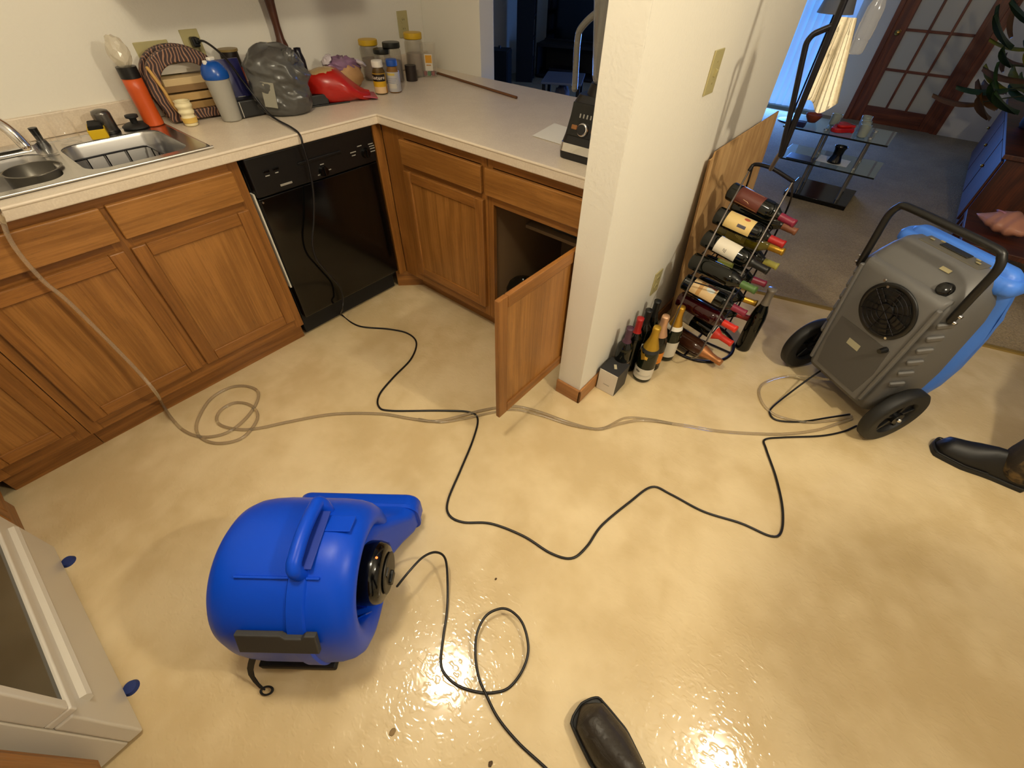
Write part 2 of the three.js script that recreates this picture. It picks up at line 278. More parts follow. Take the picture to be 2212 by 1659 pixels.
// left wall run, front towards +x
{
  const t = thing('base_cabinet', 'short oak base cabinet between the corner and the white range', 'cabinet', [-1.83, 0, .14], PI / 2);
  part('carcass', cbox([-.145, .10, -.62], [.145, FACE, -.019], 0), M.oakFrame, t); part('toe_board', cbox([-.145, 0, -.04], [.145, .10, -.022], .001, true), M.oakFrame, t);
  part('face_frame', [cbox([-.145, .10, -.019], [-.10, FACE, 0], .001), cbox([.10, .10, -.019], [.145, FACE, 0], .001), cbox([-.10, .84, -.019], [.10, FACE, 0], .001, true), cbox([-.10, .1, -.019], [.10, .165, 0], .001, true), cbox([-.10, .69, -.019], [.10, .74, 0], .001, true)], M.oakFrame, t);
  doorMesh('door', .23, .545, t, [0, .428, 0]); drawerMesh(.23, .115, t, [0, .788, 0]);
}
{
  const t = thing('base_cabinet', 'oak base cabinet on the near side of the white range', 'cabinet', [-1.86, 0, 1.52], PI / 2);
  part('carcass', cbox([-.44, .10, -.60], [.44, FACE, -.019], 0), M.oakFrame, t); part('toe_board', cbox([-.44, 0, -.06], [.44, .10, -.04], .001, true), M.oakFrame, t);
  part('face_frame', [cbox([-.44, .10, -.019], [-.395, FACE, 0], .001), cbox([.395, .10, -.019], [.44, FACE, 0], .001), cbox([-.025, .10, -.019], [.025, FACE, 0], .001), cbox([-.395, .84, -.019], [.395, FACE, 0], .001, true), cbox([-.395, .1, -.019], [.395, .165, 0], .001, true)], M.oakFrame, t);
  for (const s of [-.21, .21]) { doorMesh('door', .40, .545, t, [s, .428, 0]); drawerMesh(.40, .115, t, [s, .788, 0]); }
}
// corner filler and peninsula, front towards -x; local +x runs towards +z after the turn
{
  const t = thing('corner_filler', 'oak filler strip between the dishwasher and the peninsula', 'cabinet', [.005, 0, -.03]);
  part('panel', cbox([-.02, .10, -.019], [.030, FACE, 0], .001), M.oakFrame, t);
  part('toe_board', xf(box(.155, .10, .012, [.0775, .05, -.006], .001, true), { t: [-.014, 0, -.047], r: [0, -PI / 4, 0] }), M.oakFrame, t);
}
function peninsulaCabinet(label, z0, z1, doorZ, drawerZ, open) {
  const t = thing('base_cabinet', label, 'cabinet', [.03, 0, (z0 + z1) / 2], -PI / 2); const w = (z1 - z0) / 2, c = (z0 + z1) / 2;
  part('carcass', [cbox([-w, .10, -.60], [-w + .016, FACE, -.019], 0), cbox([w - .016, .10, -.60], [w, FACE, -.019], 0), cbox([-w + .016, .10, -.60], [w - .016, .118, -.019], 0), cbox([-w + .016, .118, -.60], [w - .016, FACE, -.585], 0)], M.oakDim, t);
  const a = doorZ[0] - c + .018, b = doorZ[1] - c - .018;
  part('face_frame', [cbox([-w, .10, -.019], [a, FACE, 0], .001), cbox([b, .10, -.019], [w, FACE, 0], .001), cbox([a, .836, -.019], [b, FACE, 0], .001, true), cbox([a, .688, -.019], [b, .74, 0], .001, true), cbox([a, .10, -.019], [b, .168, 0], .001, true)], M.oakFrame, t);
  part('toe_board', cbox([-w + (z0 < .05 ? .03 : 0), 0, -.082], [w, .10, -.066], .001, true), M.oakFrame, t);
  if (!open) doorMesh('door', doorZ[1] - doorZ[0], .545, t, [(doorZ[0] + doorZ[1]) / 2 - c, .428, 0]);
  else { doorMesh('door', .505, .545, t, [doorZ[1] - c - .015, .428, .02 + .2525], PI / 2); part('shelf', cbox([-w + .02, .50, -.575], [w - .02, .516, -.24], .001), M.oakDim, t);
    for (const y of [.24, .62]) part('hinge', cbox([w - .03, y, 0], [w - .008, y + .05, .014], .003), M.steel, t); }
  drawerMesh(drawerZ[1] - drawerZ[0], .11, t, [(drawerZ[0] + drawerZ[1]) / 2 - c, .78, 0]);
  return t;
}
peninsulaCabinet('oak peninsula base cabinet with its door shut, beside the corner', -.02, .632, [.112, .618], [.112, .612], false);
peninsulaCabinet('oak peninsula base cabinet with its door standing wide open', .634, 1.15, [.645, 1.143], [.632, 1.128], true);

// ---------------------------------------------------------------- dishwasher
{
  const t = thing('dishwasher', 'black built-in dishwasher between the sink cabinet and the corner', 'dishwasher', [-.325, 0, -.03]);
  const L = -.298, R = .298;
  part('body', cbox([L + .004, .10, -.56], [R - .004, .868, -.03], .002), M.blackMatte, t);
  part('door', [cbox([L + .006, .135, -.03], [R - .003, .72, .012], .006)], M.blackGloss, t);
  const cp = part('control_panel', [cbox([L + .006, .724, -.03], [R - .003, .872, .016], .006), cbox([-.09, .800, .016], [.115, .812, .022], .003)], M.blackPlastic, t);
  for (const [x, y] of [[.012, .752], [.238, .772]]) { part('knob', [xf(cyl(.022, .019, .014, 28), { t: [x, y, .016], r: [PI / 2, 0, 0] }), box(.006, .034, .008, [x, y, .032], .002)], M.blackGloss, cp); }
  for (const x of [-.225, -.185]) part('button', box(.026, .010, .004, [x, .812, .018], .002), M.blackGloss, cp);
  const ink = mat(0x9c9a92, .6); const marks = [];
  for (const [x, y, w] of [[.176, .789, .03], [.176, .776, .02], [.214, .806, .024], [.274, .802, .026], [.278, .792, .028], [.28, .782, .026], [.28, .77, .026], [.014, .779, .018], [-.012, .742, .012], [.044, .75, .012], [-.225, .796, .018], [-.185, .798, .014]]) marks.push(box(w, .0035, .0006, [x, y, .0163], 0));
  part('printed_marks', marks, ink, cp);
  part('badge', box(.052, .008, .0015, [-.163, .748, .0165], .0005), mat(0xb9b7ae, .4, { metalness: .6 }), cp);
  part('vent_strip', cbox([L - .004, .31, -.028], [L + .003, .74, .002], .001), mat(0xcfcabb, .5), t, 'pale edge strip');
  part('toe_panel', cbox([L + .004, .012, -.07], [R - .006, .128, -.05], .002), M.blackMatte, t);
  part('screw', xf(cyl(.004, .004, .003, 10), { t: [L + .018, .705, .012], r: [PI / 2, 0, 0] }), M.steel, t);
}
// ---------------------------------------------------------------- worktop with the cut-out for the sink
{
  const sinkHole = rrect(-1.49, -.515, -.70, -.085, .05);
  const t = thing('worktop', 'beige laminate worktop running round the kitchen corner', 'countertop', [0, 0, 0]);
  part('top', slab([[-2.468, -.634], [.884, -.634], [.884, 1.151], [0, 1.151], [0, 0], [-1.80, 0], [-1.80, .285], [-2.468, .285]], CT - .002, H - CT + .001, [sinkHole], .005), M.laminate, t);
  part('raised_edge', [tube([[-1.80, H - .004, -.004], [0, H - .004, -.004]], .006, 2, 8), tube([[.004, H - .004, 0], [.004, H - .004, 1.15]], .006, 2, 8)], M.laminate, t);
  part('backsplash', cbox([-2.468, H, -.634], [.884, H + .075, -.616], .004), M.laminate, t);
}
solo('worktop', slab([[-2.468, 1.06], [-1.835, 1.06], [-1.835, 1.97], [-2.468, 1.97]], CT - .002, H - CT + .001, [], .005), M.laminate, 'beige laminate worktop on the near side of the range', 'countertop');
// upper cabinet that shades the wall
{
  const t = thing('wall_cabinet', 'oak wall cabinet over the dishwasher counter', 'cabinet', [-.208, 1.37, -.634]);
  part('carcass', cbox([-.437, 0, 0], [.437, .76, .31], .002), M.oakFrame, t);
  for (const s of [-1, 1]) doorMesh('door', .42, .74, t, [s * .215, .38, .31]);
}
// ---------------------------------------------------------------- range
{
  const t = thing('range', 'white kitchen range with a black glass oven door', 'stove', [-1.80, 0, .675], PI / 2); const w = .378;
  part('body', cbox([-w, .012, -.64], [w, .90, -.035], .004), M.enamel, t);
  const d = part('storage_drawer', [cbox([-w, .012, -.035], [w, .272, 0], .006)], M.enamel, t);
  part('pull_ridge', extr([[0, 0], [.012, .006], [.016, .018], [.012, .03], [0, .034]], .64, 0).applyMatrix4(new THREE.Matrix4().makeRotationY(-PI / 2)).translate(0, .19, 0), M.enamel, d);
  const o = part('oven_door', [cbox([-w, .276, -.035], [w, .300, .014], .005), cbox([-w, .70, -.035], [w, .76, .012], .005), cbox([-w, .300, -.035], [-w + .024, .70, .012], .005), cbox([w - .024, .300, -.035], [w, .70, .012], .005)], M.enamel, t);
  part('oven_window', cbox([-w + .02, .294, -.03], [w - .02, .705, .006], .002), mat(0x0a0808, .1), o);
  part('handle', [tube([[-.30, .735, .012], [-.30, .735, .05], [.30, .735, .05], [.30, .735, .012]], .011, 30, 8, false, .1)], M.enamel, o);
  part('control_panel', cbox([-w, .765, -.035], [w, .90, .01], .006), M.enamel, t);
  for (const x of [-.28, -.15, .15, .28]) part('knob', xf(cyl(.022, .018, .025, 20), { t: [x, .83, .01], r: [PI / 2, 0, 0] }), M.blackPlastic, t);
  part('cooktop', cbox([-w, .90, -.64], [w, .915, .005], .004), M.enamel, t);
  for (const [x, z, r] of [[-.18, -.18, .1], [.18, -.18, .08], [-.18, -.46, .08], [.18, -.46, .1]]) part('burner', xf(flat(new THREE.TorusGeometry(r, .008, 8, 30)), { t: [x, .922, z], r: [PI / 2, 0, 0] }), M.blackMetal, t);
  const blue = mat(0x1b2f6a, .6);
  for (const z of [[-.295], [.245]]) { const k = part('foot_slider', xf(cyl(.020, .016, .010, 20), { t: [-z[0], 0, .010] }), blue, t, 'blue furniture slider under the front edge'); }
}
// ---------------------------------------------------------------- sink and what lies round it
{
  const t = thing('sink', 'stainless steel double bowl sink set in the worktop', 'sink', [0, 0, 0]);
  const outer = rrect(-1.51, -.53, -.685, -.07, .04), b1 = rrect(-1.055, -.445, -.735, -.105, .06), b2 = rrect(-1.47, -.445, -1.105, -.105, .06);
  part('rim', [slab(outer, .006, H + .001, [b1, b2], .0015), tube(outer.map(p => [p[0], H + .005, p[1]]), .004, 80, 6, true)], M.steel, t);
  function bowl(r, depth) {
    const n = r.length, cx = r.reduce((s, p) => s + p[0], 0) / n, cz = r.reduce((s, p) => s + p[1], 0) / n, rings = [];
    for (const [k, y] of [[1.004, 0], [.985, -.012], [.96, -.11], [.93, -.15], [.86, -depth + .006], [.7, -depth], [.12, -depth - .004]]) rings.push(r.map(p => [cx + (p[0] - cx) * k, H + .004 + y, cz + (p[1] - cz) * k]));
    const inner = rings, outerR = rings.slice().reverse().map(q => q.map(p => [p[0] + (p[0] - cx) * .012, p[1] - .004, p[2] + (p[2] - cz) * .012]));
    const g = loft([...inner, ...outerR, inner[0]], false); return g;
  }
  const steelIn = mat(new THREE.Color().setRGB(.58, .57, .56), .3, { metalness: 1, side: THREE.DoubleSide });
  part('bowl', bowl(b1, .18), steelIn, t); part('bowl', bowl(b2, .18), steelIn, t);
  for (const x of [-.895, -1.287]) part('drain', [lathe([[0, 0], [.03, 0], [.042, .003], [.044, .001]], 24).translate(x, H - .176, -.275)], M.chrome, t);
}
{
  const t = thing('faucet', 'chrome kitchen faucet with an arched spout behind the sink', 'faucet', [-1.22, H + .006, -.49]);
  part('base', slab(rrect(-.13, -.028, .13, .028, .027), .018, 0, [], .004), M.chrome, t);
  part('body', cyl(.024, .02, .07, 24, [0, .016, 0]), M.chrome, t);
  part('spout', tube([[0, .06, 0], [-.03, .15, .06], [-.02, .20, .20], [.02, .20, .36], [.05, .16, .44], [.06, .115, .455]], .0135, 40, 12), M.chrome, t);
  part('lever', [tube([[0, .088, 0], [.03, .115, -.01], [.085, .135, -.015]], .008, 16, 8), flat(new THREE.SphereGeometry(.022, 20, 12).translate(0, .085, 0))], M.chrome, t);
  part('side_spray', [cyl(.018, .014, .02, 20, [.145, 0, 0]), cyl(.010, .013, .04, 20, [.145, .02, 0])], M.blackPlastic, t);
}
{ // wire rack in the right bowl
  const t = thing('sink_rack', 'dark wire rack standing in the right sink bowl', 'rack', [-.895, H - .14, -.275]); const w = [], y = .1;
  w.push(tube([[-.145, y, -.15], [.1, y, -.15], [.1, y, .15], [-.145, y, .15]], .003, 60, 6, true, .1), tube([[-.14, 0, -.14], [.095, 0, -.14], [.095, 0, .14], [-.14, 0, .14]], .003, 60, 6, true, .1));
  part('frame', w, M.blackMetal, t);
  for (const z of [-.1, -.03, .04, .1]) part('wire', tube([[-.145, y, z], [-.14, 0, z], [.095, 0, z], [.1, y, z]], .0022, 40, 6, false, .1), M.blackMetal, t);
  for (const x of [-.1, -.04, .03]) part('wire', tube([[x, y, -.15], [x, 0, -.14], [x, 0, .14], [x, y, .15]], .0022, 40, 6, false, .1), M.blackMetal, t);
}
{ const t = thing('pan', 'black pan lying in the right sink bowl', 'pan', [-.825, H - .13, -.22], .4);
  part('dish', lathe([[0, 0], [.08, 0], [.1, .03], [.104, .032], [.1, .036], [.078, .006], [0, .005]], 32), M.blackPlastic, t); part('handle', box(.13, .012, .024, [.07, .036, .09], .005), M.blackPlastic, t); }
function vase(name, label, cat, prof, m, pos, grp) { const o = solo(name, lathe(prof, 28), m, label, cat, grp); o.position.set(...pos); return o; }
const glassThick = mat(0xffffff, .05, { transmission: 1, ior: 1.35, thickness: 0 });
vase('glass_jug', 'clear glass jug standing by the divider of the sink', 'jug', [[0, 0], [.03, 0], [.036, .008], [.038, .06], [.03, .085], [.032, .095], [.029, .095], [.027, .085], [.035, .06], [.033, .012], [0, .008]], glassThick, [-1.0, H + .008, -.475]);
vase('glass_bowl', 'round clear glass bowl lying in the left sink bowl', 'bowl', [[0, 0], [.05, 0], [.10, .04], [.115, .085], [.111, .086], [.096, .044], [.047, .006], [0, .005]], glassThick, [-1.30, H - .13, -.24]);
vase('glass_bowl', 'small clear glass bowl at the left edge of the sink', 'bowl', [[0, 0], [.04, 0], [.07, .03], [.08, .07], [.076, .07], [.066, .034], [.037, .006], [0, .005]], glassThick, [-1.40, H - .06, -.32]);
vase('steel_pot', 'grey metal pot standing in the left sink bowl', 'pot', [[0, 0], [.07, 0], [.075, .008], [.075, .11], [.079, .113], [.072, .113], [.071, .01], [0, .006]], mat(0x77736a, .35, { metalness: .8 }), [-1.165, H - .10, -.24]);
vase('drinking_glass', 'tall drinking glass on the sink divider', 'glass', [[0, 0], [.026, 0], [.030, .055], [.028, .055], [.024, .006], [0, .005]], glassThick, [-1.09, H + .008, -.36]);
{ const t = thing('sponge_caddy', 'yellow holder with a black scouring sponge on the sink ledge', 'sponge', [-.905, H + .008, -.482], -.25);
  part('tray', [box(.05, .006, .10, [0, .003, 0], .002), box(.004, .03, .10, [-.025, .016, 0], .0015), box(.004, .03, .10, [.025, .016, 0], .0015), box(.05, .03, .004, [0, .016, .05], .0015), box(.05, .03, .004, [0, .016, -.05], .0015)], mat(0xd9b312, .45), t);
  part('sponge', box(.042, .034, .088, [0, .026, 0], .005), mat(0x0e0d0c, .95), t); }
{ const t = thing('soap_tumbler', 'small grey metal tumbler beside the yellow sponge holder', 'tumbler', [-.865, H + .008, -.50]); part('cup', lathe([[0, 0], [.026, 0], [.03, .006], [.03, .062], [.026, .072], [.014, .076], [0, .077]], 28), mat(0x6d6a66, .25, { metalness: .85 }), t); part('base_ring', cyl(.032, .031, .008, 28), M.blackPlastic, t); }
{ const t = thing('sink_stopper', 'black rubber sink stopper on the ledge beside the orange bottle', 'stopper', [-.775, H + .008, -.50]); part('disc', lathe([[0, 0], [.046, 0], [.048, .006], [.034, .014], [0, .016]], 28), M.rubber, t); part('knob', lathe([[.012, .012], [.012, .03], [.022, .034], [.022, .042], [0, .044]], 20), M.rubber, t); }
{ // orange bottle with a clear pump head
  const t = thing('orange_bottle', 'tall orange bottle with a black collar and a clear top behind the sink', 'bottle', [-.715, H + .008, -.485]);
  part('bottle', lathe([[0, 0], [.03, 0], [.033, .004], [.031, .06], [.033, .12], [.032, .155], [0, .158]], 28), mat(0xc4501a, .4), t);
  part('collar', cyl(.033, .033, .035, 28, [0, .156, 0]), M.blackPlastic, t);
  const g = new THREE.IcosahedronGeometry(.04, 3), p = g.attributes.position, r = rng(5); for (let i = 0; i < p.count; i++) { const v = V().fromBufferAttribute(p, i), k = 1 + .3 * (fbm(v.x * 9 + 3, v.y * 9 + v.z * 7 + 5, 64, 64, 9, 2) - .5); p.setXYZ(i, v.x * k * .85, v.y * k * 1.25 + .232, v.z * k * .85); } g.computeVertexNormals();
  part('wrap', flat(g), mat(0xece6d8, .2, { transmission: .6, ior: 1.4, thickness: 0 }), t, 'crumpled clear plastic over the top');
}
// ---------------------------------------------------------------- things on the worktop
function bump3(g, amp, f, seed) { const p = g.attributes.position; for (let i = 0; i < p.count; i++) { const v = V().fromBufferAttribute(p, i), n = v.clone().normalize(), k = amp * ((fbm((v.x + 5) * f / 64, (v.y + v.z * .7 + 5) * f / 64, 64, 64, seed, 3)) - .5); p.setXYZ(i, v.x + n.x * k, v.y + n.y * k, v.z + n.z * k); } g.computeVertexNormals(); return g; }
function blob(rx, ry, rz, amp, f, seed, det = 24) { let g = new THREE.SphereGeometry(1, det * 2, det); g.deleteAttribute('uv'); g = mergeVertices(g, 1e-4); const p = g.attributes.position; for (let i = 0; i < p.count; i++) p.setXYZ(i, p.getX(i) * rx, p.getY(i) * ry, p.getZ(i) * rz); return bump3(g, amp, f, seed); }
{ // dark brown arched holder with papers
  const t = thing('arched_holder', 'brown patterned arched holder with a stack of tan papers inside', 'holder', [-.535, H, -.50], -.12);
  const pat = tex(256, 256, (u, v) => { const s = Math.sin((u * 13 + fbm(u, v, 4, 4, 3, 2) * 2.2) * 2 * PI); return s > .45 ? [150, 110, 84] : [46, 26, 26]; }, [1 / .16, 1 / .16]);
  const out = [], inn = []; const W = .135, W2 = .098;
  for (let i = 0; i <= 20; i++) { const a = PI * i / 20; out.push([W * Math.cos(a) * (1 - .06 * Math.sin(a)), .115 + .125 * Math.sin(a) ** .7]); inn.push([W2 * Math.cos(a), .115 + .085 * Math.sin(a) ** .8]); }
  const full = [...out, [-W, .10], [-W * .82, .01], [W * .82, .01], [W, .10]];
  const s = new THREE.Shape(full.map(p => new THREE.Vector2(...p))); s.holes.push(new THREE.Path([...inn, [-W2, .10], [-W2 * .86, .035], [W2 * .86, .035], [W2, .10]].map(p => new THREE.Vector2(...p))));
  for (const z of [-.055, .03]) { const g = new THREE.ExtrudeGeometry(s, { depth: .018, bevelEnabled: true, bevelThickness: .004, bevelSize: .004, bevelSegments: 2 }); g.translate(0, 0, z); part('side_frame', boxUV(g), mat(0xffffff, .55, { map: pat }), t); }
  part('floor_board', cbox([-.10, .012, -.06], [.10, .03, .05], .003), M.darkWood, t);
  const tan = mat(0xb08a52, .8);
  part('strap', [tube([[-.115, .19, .056], [-.098, .12, .062], [-.088, .06, .06], [-.07, .03, .058]], .006, 20, 8)], mat(0xc49a55, .6), t);
  for (const [y, c, w] of [[.034, 0x9c7a48, .18], [.066, 0xb89660, .17], [.098, 0x866842, .175], [.118, 0xc7ad80, .165]]) part('paper_pack', box(w, .026, .07, [0, y + .013, -.008], .003), mat(c, .8), t);
  part('white_paper', box(.17, .03, .004, [.01, .165, -.03], .001), M.paper, t);
}
{ const t = thing('ribbed_cup', 'small cream ribbed cup beside the sink', 'cup', [-.61, H, -.405]); const p = []; for (let i = 0; i <= 24; i++) { const y = .086 * i / 24; p.push([.022 + .008 * i / 24 + .0022 * Math.sin(i / 24 * 8 * PI), y]); } p.unshift([0, 0]); p.push([.026, .086], [.02, .01], [0, .01]); part('cup', lathe(p, 28), mat(0xe6d9ae, .4), t); part('band', cyl(.0262, .0285, .018, 28, [0, .012, 0]), mat(0xd8b45c, .4), t); }
{ const t = thing('shaker_bottle', 'tall grey translucent shaker bottle with a blue domed lid', 'bottle', [-.465, H, -.36], .4);
  part('body', lathe([[0, 0], [.034, 0], [.037, .005], [.045, .15], [.043, .15], [.035, .006], [0, .004]], 32), mat(0xbdb9ae, .3, { transmission: .35, ior: 1.4, thickness: 0 }), t);
  part('lid', lathe([[.046, .146], [.048, .150], [.048, .165], [.04, .185], [.028, .198], [.014, .203], [0, .204]], 32), mat(0x0c4a9e, .25), t);
  part('cap_flip', [box(.03, .012, .018, [.006, .208, 0], .004), box(.012, .014, .014, [-.026, .2, 0], .003)], M.white, t); }
{ const t = thing('snack_box', 'dark blue bag standing behind the grey plastic bag', 'bag', [-.385, H, -.44], -.15); part('bag', loft([rrect(-.055, -.04, .055, .04, .015).map(p => [p[0], 0, p[1]]), rrect(-.06, -.045, .06, .045, .02).map(p => [p[0], .07, p[1]]), rrect(-.056, -.035, .056, .035, .015).map(p => [p[0], .15, p[1]]), rrect(-.058, -.006, .058, .006, .004).map(p => [p[0], .19, p[1]])]), mat(0x1a1a4a, .35), t); part('label', box(.03, .022, .002, [-.02, .135, .034], 0), mat(0xb9a3c0, .5), t); part('barcode', box(.03, .034, .002, [.012, .05, .0445], 0), mat(0xa8a7a0, .5), t); }
{ const t = thing('black_appliance', 'low black box in front of the blue bag', 'box', [-.385, H, -.37], -.1); part('case', box(.13, .065, .07, [0, .033, 0], .008), M.blackPlastic, t); part('edge_trim', box(.004, .058, .006, [-.035, .033, .034], .001), M.steel, t); }
{ const t = thing('condiment_jar', 'jar with a dark lid and a red band behind the grey bag', 'jar', [-.30, H, -.56]); part('jar', cyl(.035, .035, .14, 24), mat(0xb0210f, .35), t); part('lid', cyl(.038, .036, .055, 24, [0, .142, 0]), mat(0x1c1410, .4), t); part('rim', cyl(.04, .04, .008, 24, [0, .196, 0]), mat(0x8a7444, .4), t); }
{ const t = thing('bottle_yellow_cap', 'bottle with a yellow cap standing behind the grey plastic bag', 'bottle', [-.10, H, -.575]); part('bottle', lathe([[0, 0], [.028, 0], [.03, .01], [.03, .13], [.014, .165], [.014, .18], [0, .18]], 24), mat(0x8f8a4a, .3, { transmission: .4, ior: 1.4, thickness: 0 }), t); part('cap', cyl(.019, .018, .026, 24, [0, .178, 0]), mat(0xd7ad12, .4), t); }
{ const t = thing('turned_post', 'dark turned wooden pepper mill standing behind the bags', 'pepper mill', [-.045, H, -.57]);
  part('mill', lathe([[0, 0], [.03, 0], [.03, .02], [.02, .06], [.017, .12], [.024, .165], [.026, .19], [.018, .215], [.0155, .26], [.02, .34], [.026, .38], [.018, .41], [.022, .43], [.012, .455], [0, .458]], 28), mat(0x4a2410, .35), t); }
{ const t = thing('black_bottle', 'slim black bottle beside the turned wooden pepper mill', 'bottle', [.012, H, -.55]); part('body', lathe([[0, 0], [.022, 0], [.024, .006], [.024, .13], [.016, .16], [.016, .178], [0, .18]], 24), mat(0x14101a, .3), t); }
{ // grey shopping bag
  const t = thing('plastic_bag', 'stuffed grey plastic bag with a pale sticker on the worktop', 'bag', [-.245, H, -.30], -.9);
  let g = new THREE.SphereGeometry(1, 120, 80); g.deleteAttribute('uv'); g = mergeVertices(g, 1e-4); const p = g.attributes.position;
  const ridge = n => 1 - Math.abs(2 * n - 1);
  for (let i = 0; i < p.count; i++) {
    const x = p.getX(i), y = p.getY(i), z = p.getZ(i), h = (y + 1) / 2, a = Math.atan2(z, x), ua = a / (2 * PI) + .5;
    const prof = Math.pow(Math.max(0, 1 - Math.pow(Math.abs(2 * h - .84) / 1.18, 2.4)), .5) * .098 + .010;
    const crease = ridge(fbm(ua + .10 * h, h * .8, 6, 3, 31, 2)) * .30 + ridge(fbm(ua - .18 * h, h, 13, 5, 47, 2)) * .16 + .08 * (fbm(ua, h, 30, 14, 53, 2) - .5) - .30;
    const fold = 1 + crease * sm(0, .25, h) + .06 * Math.cos(a * 2 + 1.1);
    const rr = Math.hypot(x, z) > 1e-5 ? 1 / Math.hypot(x, z) : 0; const yy = h * .235 + .035 * sm(.55, 1, h) * (fbm(ua, h, 5, 3, 77, 2) - .4);
    const R = h < .03 ? Math.min(prof, .075) : prof; const s = (h < .004 || h > .996) ? 0 : 1; p.setXYZ(i, x * rr * R * fold * s * 1.06, Math.max(0, yy), z * rr * R * fold * s * .95);
  }
  g.computeVertexNormals(); const grey = mat(0x4b4a47, .28, { side: THREE.DoubleSide }); part('bag', boxUV(g), grey, t);
  const k = blob(.032, .04, .028, .03, 900, 12, 12); part('knot', flat(xf(k, { t: [.075, .195, .02], r: [0, 0, -.7] })), grey, t);
  part('sticker', xf(box(.052, .088, .002, [0, 0, 0], 0), { t: [-.012, .085, .100], r: [-.06, 0, -.10] }), mat(0x8d8a7c, .5), t);
}
{ // tray of crackers under the red bag
  const t = thing('cracker_tray', 'black tray of round crackers under the red bag', 'tray', [-.03, H, -.315], -.25); part('tray', [cbox([-.105, 0, -.05], [.085, .006, .05], .002), cbox([-.105, .004, -.05], [-.01, .045, .046], .004), cbox([-.105, .006, -.05], [.085, .03, -.046], .001), cbox([.082, .006, -.05], [.085, .02, .05], .001)], M.blackPlastic, t);
  const cr = mat(0xdcbf72, .8); for (let k = 0; k < 8; k++) part('cracker', xf(cyl(.017, .017, .008, 18), { t: [.0 + k * .0098, .023, .026], r: [0, 0, PI / 2 - .2] }), cr, t);
}
{ // red snack bag lying on its side
  const t = thing('red_bag', 'open red snack bag lying on the black cracker tray', 'bag', [.02, H + .060, -.32], -.50); t.scale.set(1.12, 1.35, 1.35);
  const red = mat(0xa51a10, .28, { side: THREE.DoubleSide }); const rings = []; const n = 28;
  for (let k = 0; k <= 14; k++) { const u = k / 14, x = -.125 + .265 * u, w = .058 * Math.pow(Math.sin(PI * Math.min(1, u * .92 + .06)), .55) + .006, h = mix(.05, .012, sm(.45, 1, u)) * Math.pow(Math.sin(PI * Math.min(1, u * .86 + .10)), .6) + .003; const ring = []; for (let j = 0; j < n; j++) { const a = 2 * PI * j / n, c = Math.cos(a), s = Math.sin(a), wr = 1 + .12 * (fbm(u, j / n, 6, 7, 15, 2) - .5); ring.push([x, s * h * wr - .035 * sm(.5, 1, u) + .008 * Math.sin(5 * a) * sm(.6, 1, u), Math.sign(c) * Math.pow(Math.abs(c), .7) * w * wr]); } rings.push(ring); }
  part('bag', loft(rings), red, t);
  part('window', xf(blob(.062, .02, .04, .008, 700, 7, 10), { t: [-.04, .034, .006], r: [0, 0, .12] }), mat(0xa98d62, .25), t, 'clear patch showing the pale contents');
  part('seal', xf(box(.06, .004, .085, [0, 0, 0], .001), { t: [.135, -.034, 0], r: [0, 0, -.12] }), mat(0xb04a5a, .25), t, 'pink crimped end seal');
}
{ const t = thing('bread_bag', 'purple and white bag of tan bread behind the red bag', 'bag', [.19, H, -.45], -.2); part('bread', flat(blob(.075, .06, .055, .02, 500, 3, 14).translate(0, .056, 0)), mat(0xb98e5c, .6), t); const top = blob(.085, .035, .05, .04, 600, 8, 14); part('wrap', [flat(xf(top, { t: [-.005, .10, -.012], r: [0, .2, -.1] }))], mat(0x8c6a86, .3), t); part('tail', flat(xf(blob(.03, .012, .035, .02, 900, 18, 10), { t: [-.085, .128, -.01], r: [0, 0, .7] })), mat(0xd8cdd2, .35), t); part('tail', flat(xf(blob(.03, .01, .03, .02, 900, 28, 10), { t: [.075, .105, 0], r: [0, 0, -.5] })), mat(0xd8cdd2, .35), t); }
function capBottle(name, label, pos, turn, capM, bodyM, draw, h = .136, r = .031) {
  const t = thing(name, label, 'bottle', pos, turn); part('bottle', lathe([[0, 0], [r - .003, 0], [r, .004], [r, h * .66], [r * .72, h * .80], [r * .72, h * .84], [0, h * .84]], 32), bodyM, t);
  part('cap', lathe([[0, h * .80], [r * .84, h * .80], [r * .86, h * .815], [r * .86, h - .006], [r * .8, h], [0, h]], 28), capM, t);
  const g = new THREE.CylinderGeometry(r + .0006, r + .0006, h * .60, 40, 1, true); g.translate(0, h * .34, 0); g.rotateY(PI); part('label', flat(g), mat(0xffffff, .4, { map: canvasTex(512, 256, draw) }), t);
}
capBottle('supplement_bottle', 'supplement bottle with a white cap and yellow label', [.25, H, -.275], -1.0, M.white, mat(0x5a4520, .2), (g, w, h) => { g.fillStyle = '#c79a2a'; g.fillRect(0, 0, w, h); g.fillStyle = '#1d130c'; g.fillRect(150, 10, 220, 92); g.fillStyle = '#eee3cf'; g.font = 'bold 58px sans-serif'; g.fillText('Nature', 164, 76); g.fillStyle = '#d9a91e'; g.fillRect(150, 102, 220, 70); g.fillStyle = '#e9c79a'; g.fillRect(170, 172, 190, 84); g.fillStyle = '#b4482a'; g.fillRect(0, 200, 60, 56); g.fillRect(380, 180, 60, 76); });
